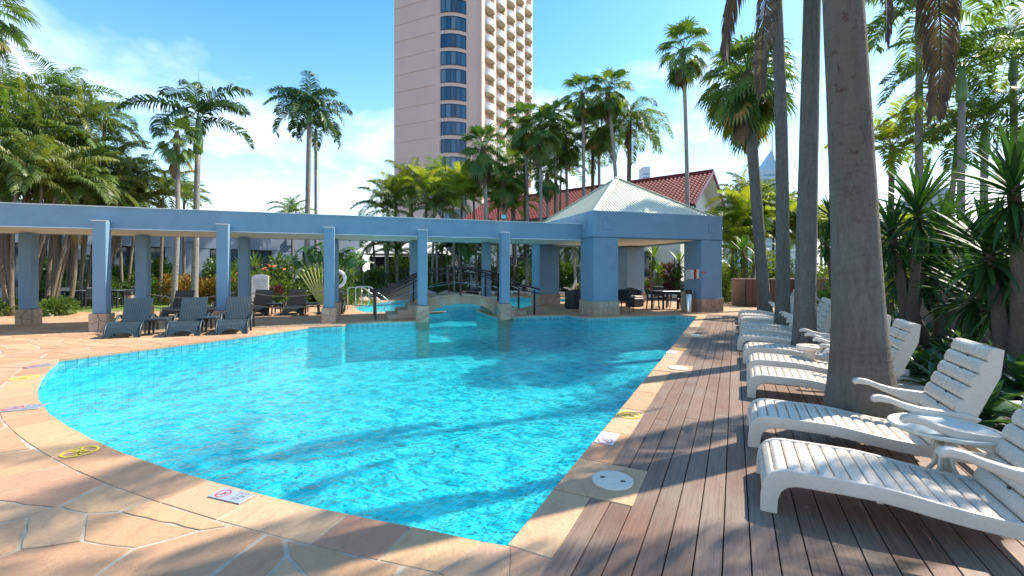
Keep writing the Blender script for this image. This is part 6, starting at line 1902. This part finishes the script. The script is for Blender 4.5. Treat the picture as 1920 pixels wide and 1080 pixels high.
# agaves in the bed
AL = [strap(.58, .085, 30, 6, G_AGA, wmax=.45, fold=.45), strap(.62, .09, 62, 6, G_AGA, wmax=.45, fold=.4), strap(.55, .08, 95, 6, G_AGA, wmax=.45, fold=.35)]
def agave(label, base, s_, n=24, z=0.06, group='agaves in the bed behind the loungers'):
    th = thing('agave', label, 'agave', (base[0], base[1], 0), rp.uniform(0, 6), group)
    for i in range(n):
        k = (i + .5) / n; el = lerp(80, 8, k) + rp.uniform(-7, 7); me = AL[min(2, int(k * 3))]
        R_ = Matrix.Rotation(i * 2.39996 + rp.uniform(-.15, .15), 3, 'Z') @ Matrix.Rotation(-radians(el), 3, 'Y') @ Matrix.Rotation(rp.uniform(-.3, .3), 3, 'X')
        put('leaf', me, th, (0, 0, z + .12 * (1 - k)), rot=R_.to_euler(), sc=s_ * rp.uniform(.85, 1.12) * (.7 + .35 * k))
    return th
ag = []
for d_ in [x * .62 for x in range(2, 24)]:
    for e_ in (2.35, 3.0, 3.7):
        if rp.random() < .12: continue
        ag.append((e_ + rp.uniform(-.22, .22), d_ + rp.uniform(-.25, .25)))
cnt_ = {}
for e_, d_ in ag:
    p_ = ed(e_, d_)
    if p_[1] < 1.2 or p_[0] / p_[1] > 1.45: continue
    if any((p_[0] - q_[0]) ** 2 + (p_[1] - q_[1]) ** 2 < .2 for q_ in (XY(1703, 8.6), XY(1895, 5.9))): continue
    rw = 0 if e_ < 2.7 else (1 if e_ < 3.4 else 2); cnt_[rw] = cnt_.get(rw, 0) + 1
    agave('agave in the %s row of the bed behind the loungers, %s from the camera' % (['front', 'middle', 'back'][rw], ORD[cnt_[rw] - 1]), p_, rp.uniform(.72, 1.05), 20)

# ---- leafy bushes built from thousands of small leaves round twigs
def bush(name, label, cat, c, size, mat, n=1400, leaf=.07, group=None, flowers=0, fmat=None, kind=None, lumps=7, aspect=2.2, core=True):
    r = rp; th = thing(name, label, cat, (c[0], c[1], 0), 0, group)
    blobs = []
    for i in range(lumps):
        a = r.uniform(0, 6.28); q_ = sqrt(r.random()) * .62
        blobs.append((Vector((cos(a) * q_ * size[0], sin(a) * q_ * size[1], r.uniform(.30, .72) * size[2])), r.uniform(.36, .6)))
    tw = MB()
    for b_, s_ in blobs: tw.tube([(0, 0, 0), (b_.x * .5, b_.y * .5, b_.z * .45), b_], [.03, .02, .008], 5)
    tw.build('stem', B_BROWN, th)
    mb = MB(); fl_ = MB()
    for i in range(n):
        b_, s_ = blobs[r.randrange(lumps)]
        d = Vector((r.gauss(0, 1), r.gauss(0, 1), r.gauss(0, 1))).normalized(); rad = s_ * (.55 + .5 * r.random() ** .6)
        p = b_ + Vector((d.x * size[0] * rad, d.y * size[1] * rad, d.z * size[2] * rad * .8))
        if p.z < .02: continue
        ld_ = (d + Vector((r.uniform(-.7, .7), r.uniform(-.7, .7), r.uniform(-.3, .8)))).normalized(); sd = ld_.cross(Vector((r.uniform(-1, 1), r.uniform(-1, 1), r.uniform(-1, 1)))).normalized()
        l_ = leaf * r.uniform(.7, 1.4); w = l_ / aspect
        mb.add([p, p + ld_ * l_ * .5 + sd * w * .5, p + ld_ * l_, p + ld_ * l_ * .5 - sd * w * .5], [(0, 1, 2, 3)])
    mb.build('foliage', mat, th, kind='stuff')
    for i in range(flowers):
        b_, s_ = blobs[r.randrange(lumps)]; d = Vector((r.gauss(0, 1), -abs(r.gauss(0, 1)), abs(r.gauss(0, .8)))).normalized()
        p = b_ + Vector((d.x * size[0], d.y * size[1], d.z * size[2])) * s_ * 1.02
        for j in range(7):
            q_ = p + Vector((r.gauss(0, .05), r.gauss(0, .05), r.gauss(0, .04))); mb2 = fl_; s2 = .045
            n_ = Vector((r.uniform(-1, 1), r.uniform(-1, 0), r.uniform(0, 1))).normalized(); a_ = n_.orthogonal().normalized() * s2; b2 = n_.cross(a_)
            fl_.add([q_ + a_, q_ + b2, q_ - a_, q_ - b2], [(0, 1, 2, 3)])
    if flowers: fl_.build('blossom', fmat or M_FLW, th, kind='stuff')
    return th
for px, Y, sx, h_, lab, mt, fl_n in (
        (350, 21.2, .95, 1.25, 'yellow and red croton bush behind the slate loungers', G_CROT, 0), (376, 21.4, .9, 1.2, 'yellow croton bush left of the second pergola column', G_CROT, 0), (402, 21.6, .8, 1.25, 'yellow croton bush right behind the second pergola column', G_CROT, 0),
        (325, 21.8, .7, 1.3, 'dark reddish croton bush beside the king palm trunk', G_CROT, 0),
        (497, 20.4, 1.05, 1.95, 'round bush with yellow leaves and orange flowers behind the notice board', G_LIME, 16), (455, 21.0, .8, 1.5, 'yellowish bush with orange tips behind the third column', G_LIME, 8)):
    bush('flowering_bush' if fl_n else 'croton_bush', lab, 'bush', XY(px, Y), (sx, .8, h_), mt, 2000, .11, flowers=fl_n)
gb_ = [(20, 15.6, .8, .55, 'low green bush at the foot of the leaning stems at far left'), (108, 15.6, .75, .55, 'low green plant right of the first back column'), (205, 19.8, .9, 1.3, 'dark green bush behind the garden tables'), (90, 20.5, 1.0, 1.0, 'green bush behind the leaning stems'),
       (160, 21, 1.3, 1.1, 'green bush in front of the glazed wing'), (262, 21, 1.0, 1.5, 'green bush behind the second garden table'), (540, 20.6, .9, 1.1, 'green bush left of the fan-shaped palm'), (515, 19.2, .55, .45, 'low bright plant beside the notice board'),
       (548, 18.8, .5, .4, 'low green plant behind the black lounger'), (640, 20.6, .8, .9, 'green bush below the lifebuoy'), (665, 22.6, .8, .7, 'low bush in front of the hall door'), (700, 25.5, .9, .8, 'low bush left of the stone steps'),
       (820, 28.2, .9, .8, 'low dark bush right of the stone steps'), (850, 28.8, 1.0, .8, 'low dark bush behind the top of the footbridge'), (790, 29.3, 1.1, .9, 'dark bush behind the footbridge rail'), (300, 22.5, .9, 1.3, 'green bush between the two hall windows'), (430, 22.5, .9, 1.4, 'green bush behind the third pergola column'),
       (590, 21.8, 1.4, 1.7, 'dark green bush behind the stalks of the fan-shaped palm'), (625, 22.4, 1.0, 1.9, 'tall green bush behind the middle column'), (930, 29.8, .9, 1.0, 'low bush in front of the iron fence'), (1090, 27.5, .8, .9, 'low bush between the left pavilion pillars'),
       (110, 22.5, 1.6, 2.2, 'tall green bush before the glazed wing, behind the first back column'), (200, 23.0, 1.5, 2.0, 'tall green bush left of the first hall window'), (285, 24.0, 1.2, 2.3, 'tall green bush between the first two hall windows'), (420, 24.5, 1.4, 2.2, 'tall green bush before the middle hall window'),
       (535, 23.5, 1.1, 2.3, 'tall green bush against the bare hall wall left of the fan-shaped palm'), (690, 27.5, 1.2, 1.6, 'green bush at the hall corner'), (745, 31.0, 1.8, 2.3, 'tall dark bush behind the stone steps'), (800, 31.5, 1.8, 2.6, 'tall dark bush in front of the marquee'), (860, 31.8, 1.8, 2.4, 'tall dark bush behind the footbridge'), (920, 32.0, 1.6, 2.2, 'tall bush before the cream house wall'), (975, 31.6, 1.4, 2.0, 'tall bush left of the back pavilion pillar'), (1062, 30.5, 1.2, 2.2, 'tall bush seen between the left pavilion pillars'),
       (1245, 25.2, 1.2, 1.2, 'green bush behind the dining table'), (1215, 25.4, .8, 1.0, 'green bush beside the back pavilion pillar')]
for px, Y, sx, h_, lab in gb_:
    bush('green_bush', lab, 'bush', XY(px, Y), (sx, .8, h_), G_BUSH, 1300 if h_ < 1.55 else 2600, .12 if h_ < 1.55 else .2, lumps=6 if h_ < 1.55 else 9, aspect=2.2 if h_ < 1.55 else 3)
bush('cordyline', 'purple-red cordyline seen under the pavilion roof between two yuccas', 'cordyline', XY(1250, 24.6), (.75, .6, 1.9), G_RED, 700, .34, aspect=5, lumps=6)
bush('cordyline', 'small dark red cordyline right of the notice board', 'cordyline', XY(514, 19.6), (.35, .3, .75), G_RED, 260, .2, aspect=5, lumps=4)
# rear right greenery, sunlit from behind
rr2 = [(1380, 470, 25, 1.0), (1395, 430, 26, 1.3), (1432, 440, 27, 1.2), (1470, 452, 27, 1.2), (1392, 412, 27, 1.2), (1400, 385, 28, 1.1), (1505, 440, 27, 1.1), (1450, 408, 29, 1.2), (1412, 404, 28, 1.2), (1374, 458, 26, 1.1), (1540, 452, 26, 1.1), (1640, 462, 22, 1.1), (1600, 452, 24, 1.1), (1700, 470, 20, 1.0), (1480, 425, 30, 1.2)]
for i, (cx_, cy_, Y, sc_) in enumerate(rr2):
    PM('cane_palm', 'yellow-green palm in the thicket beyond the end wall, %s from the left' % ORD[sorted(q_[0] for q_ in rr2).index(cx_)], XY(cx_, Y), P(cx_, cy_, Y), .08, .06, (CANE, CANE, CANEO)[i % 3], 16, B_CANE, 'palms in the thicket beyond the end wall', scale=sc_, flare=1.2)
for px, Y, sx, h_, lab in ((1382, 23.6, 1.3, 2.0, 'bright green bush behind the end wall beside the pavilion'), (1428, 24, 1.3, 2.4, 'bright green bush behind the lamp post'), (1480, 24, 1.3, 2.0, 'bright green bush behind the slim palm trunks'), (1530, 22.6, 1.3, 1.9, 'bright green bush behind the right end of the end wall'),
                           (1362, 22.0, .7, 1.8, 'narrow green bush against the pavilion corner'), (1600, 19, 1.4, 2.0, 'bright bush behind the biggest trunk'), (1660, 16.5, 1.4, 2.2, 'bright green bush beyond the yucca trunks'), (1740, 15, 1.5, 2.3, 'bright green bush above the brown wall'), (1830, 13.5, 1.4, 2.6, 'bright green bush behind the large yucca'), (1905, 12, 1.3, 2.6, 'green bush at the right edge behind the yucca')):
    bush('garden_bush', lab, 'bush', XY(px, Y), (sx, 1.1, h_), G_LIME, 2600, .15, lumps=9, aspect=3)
for px, Y, lab in ((1555, 11.2, 'leafy plant between the second and third palm trunks'), (1680, 7.3, 'yellow-leaved plant right of the biggest trunk'), (1585, 9.6, 'leafy plant behind the biggest trunk')):
    bush('leafy_plant', lab, 'plant', XY(px, Y), (.6, .5, 1.1 if px != 1680 else .45), G_CROT if px == 1680 else G_BUSH, 700, .2 if px != 1680 else .1, lumps=5, aspect=3.2)
# ragged strip of ground cover on the lawn edge
rg_ = random.Random(6)
gc = MB()
for i in range(9000):
    px = rg_.uniform(-20, 700); Y = rg_.uniform(19.9, 24)
    x = (px - 960) / F * Y; h_ = rg_.uniform(.05, .16); a = rg_.uniform(0, 3.14)
    gc.add([(x - .02 * cos(a), Y - .02 * sin(a), 0), (x + .02 * cos(a), Y + .02 * sin(a), 0), (x + rg_.uniform(-.06, .06), Y + rg_.uniform(-.06, .06), h_)], [(0, 1, 2)])
gc_o = gc.build('grass', G_LIME, kind='stuff'); tag(gc_o, 'short grass tufts covering the lawn behind the pergola', 'grass')
# pebbles in the drain strip along the pergola front
pb = MB()
for i in range(2600):
    u = rg_.uniform(-5.2, -.7); v = rg_.uniform(13.62, 13.95); x, y = uv(u, v); s_ = rg_.uniform(.012, .026)
    pb.add([(x - s_, y, .004), (x, y - s_, .004), (x + s_, y, .004), (x, y + s_, .004), (x, y, .004 + s_)], [(0, 1, 4), (1, 2, 4), (2, 3, 4), (3, 0, 4)])
tag(pb.build('pebbles', stone_mat('pebble', [(.12, .09, .06), (.3, .24, .17), (.2, .15, .1), (.4, .34, .26)], False), kind='stuff'), 'brown pebbles filling the drain strip along the pergola columns', 'pebbles')

# ------------------------------------------------------------------ far city
def city(name, label, px0, px1, ytop, Y, mat, fl_h=3.4, spire=0, cat='tower', depth=14):
    x0_, x1_ = (px0 - 960) / F * Y, (px1 - 960) / F * Y; z1 = H + (HOR - ytop) / F * Y
    th = thing(name, label, cat, ((x0_ + x1_) / 2, Y, 0)); w = x1_ - x0_
    MB().box((0, depth / 2, z1 / 2), (w, depth, z1)).build('wall', mat, th)
    gm = plain('far_glass', (.16, .30, .36), .2, bump=0, spec=.6)
    bd = MB(); n_ = int(z1 / fl_h)
    for i in range(1, n_): bd.box((0, -.06, i * fl_h), (w * .92, .12, fl_h * .45)); 
    bd.build('window_band', gm, th, kind='stuff')
    sd_ = MB()
    for i in range(1, n_): sd_.box((-w / 2 - .06, depth / 2, i * fl_h), (.12, depth * .9, fl_h * .45))
    sd_.build('window_band', gm, th, kind='stuff')
    if spire:
        sp_ = MB()
        sp_.add([(-w / 2, 0, z1), (w / 2, 0, z1), (w / 2, depth, z1), (-w / 2, depth, z1), (w / 2 - .4, depth / 2, z1 + spire)], [(0, 1, 4), (1, 2, 4), (2, 3, 4), (3, 0, 4)])
        sp_.build('crown', mat, th); MB().tube([(w / 2 - .5, depth / 2, z1), (w / 2 - .5, depth / 2, z1 + spire * 2.6)], [.9, .15], 6).build('spire', mat, th)
    return th
M_FARW = plain('far_white', (.62, .64, .66), .7, bump=0)
M_FARG = plain('far_glass_wall', (.35, .48, .54), .3, bump=0)
city('glass_tower', 'pale glass skyscraper with a pointed spire between the slim palm trunks', 1431, 1457, 318, 420, M_FARG, 4.2, spire=22)
city('office_block', 'small pale block low on the skyline left of the glass skyscraper', 1374, 1388, 358, 300, M_FARG, 3.6, cat='building')
city('office_block', 'white low block beyond the trees below the glass skyscraper', 1392, 1436, 372, 340, M_FARW, 3.6, cat='building')
city('office_block', 'pale block between the second and third palm trunks', 1494, 1506, 376, 380, M_FARW, 3.6, cat='building')
city('office_block', 'pale block seen above the fan palm roofline right of the tower', 1206, 1219, 312, 420, M_FARW, 3.6, cat='building')
city('apartment_block', 'blue-grey apartment block behind the yuccas at right', 1768, 1790, 352, 130, plain('far_bluegrey', (.34, .40, .46), .7, bump=0), 3.0, cat='building')
city('apartment_block', 'pink low building behind the yuccas at right', 1735, 1808, 430, 70, plain('far_pink', (.55, .38, .32), .7, bump=0), 3.0, cat='building')
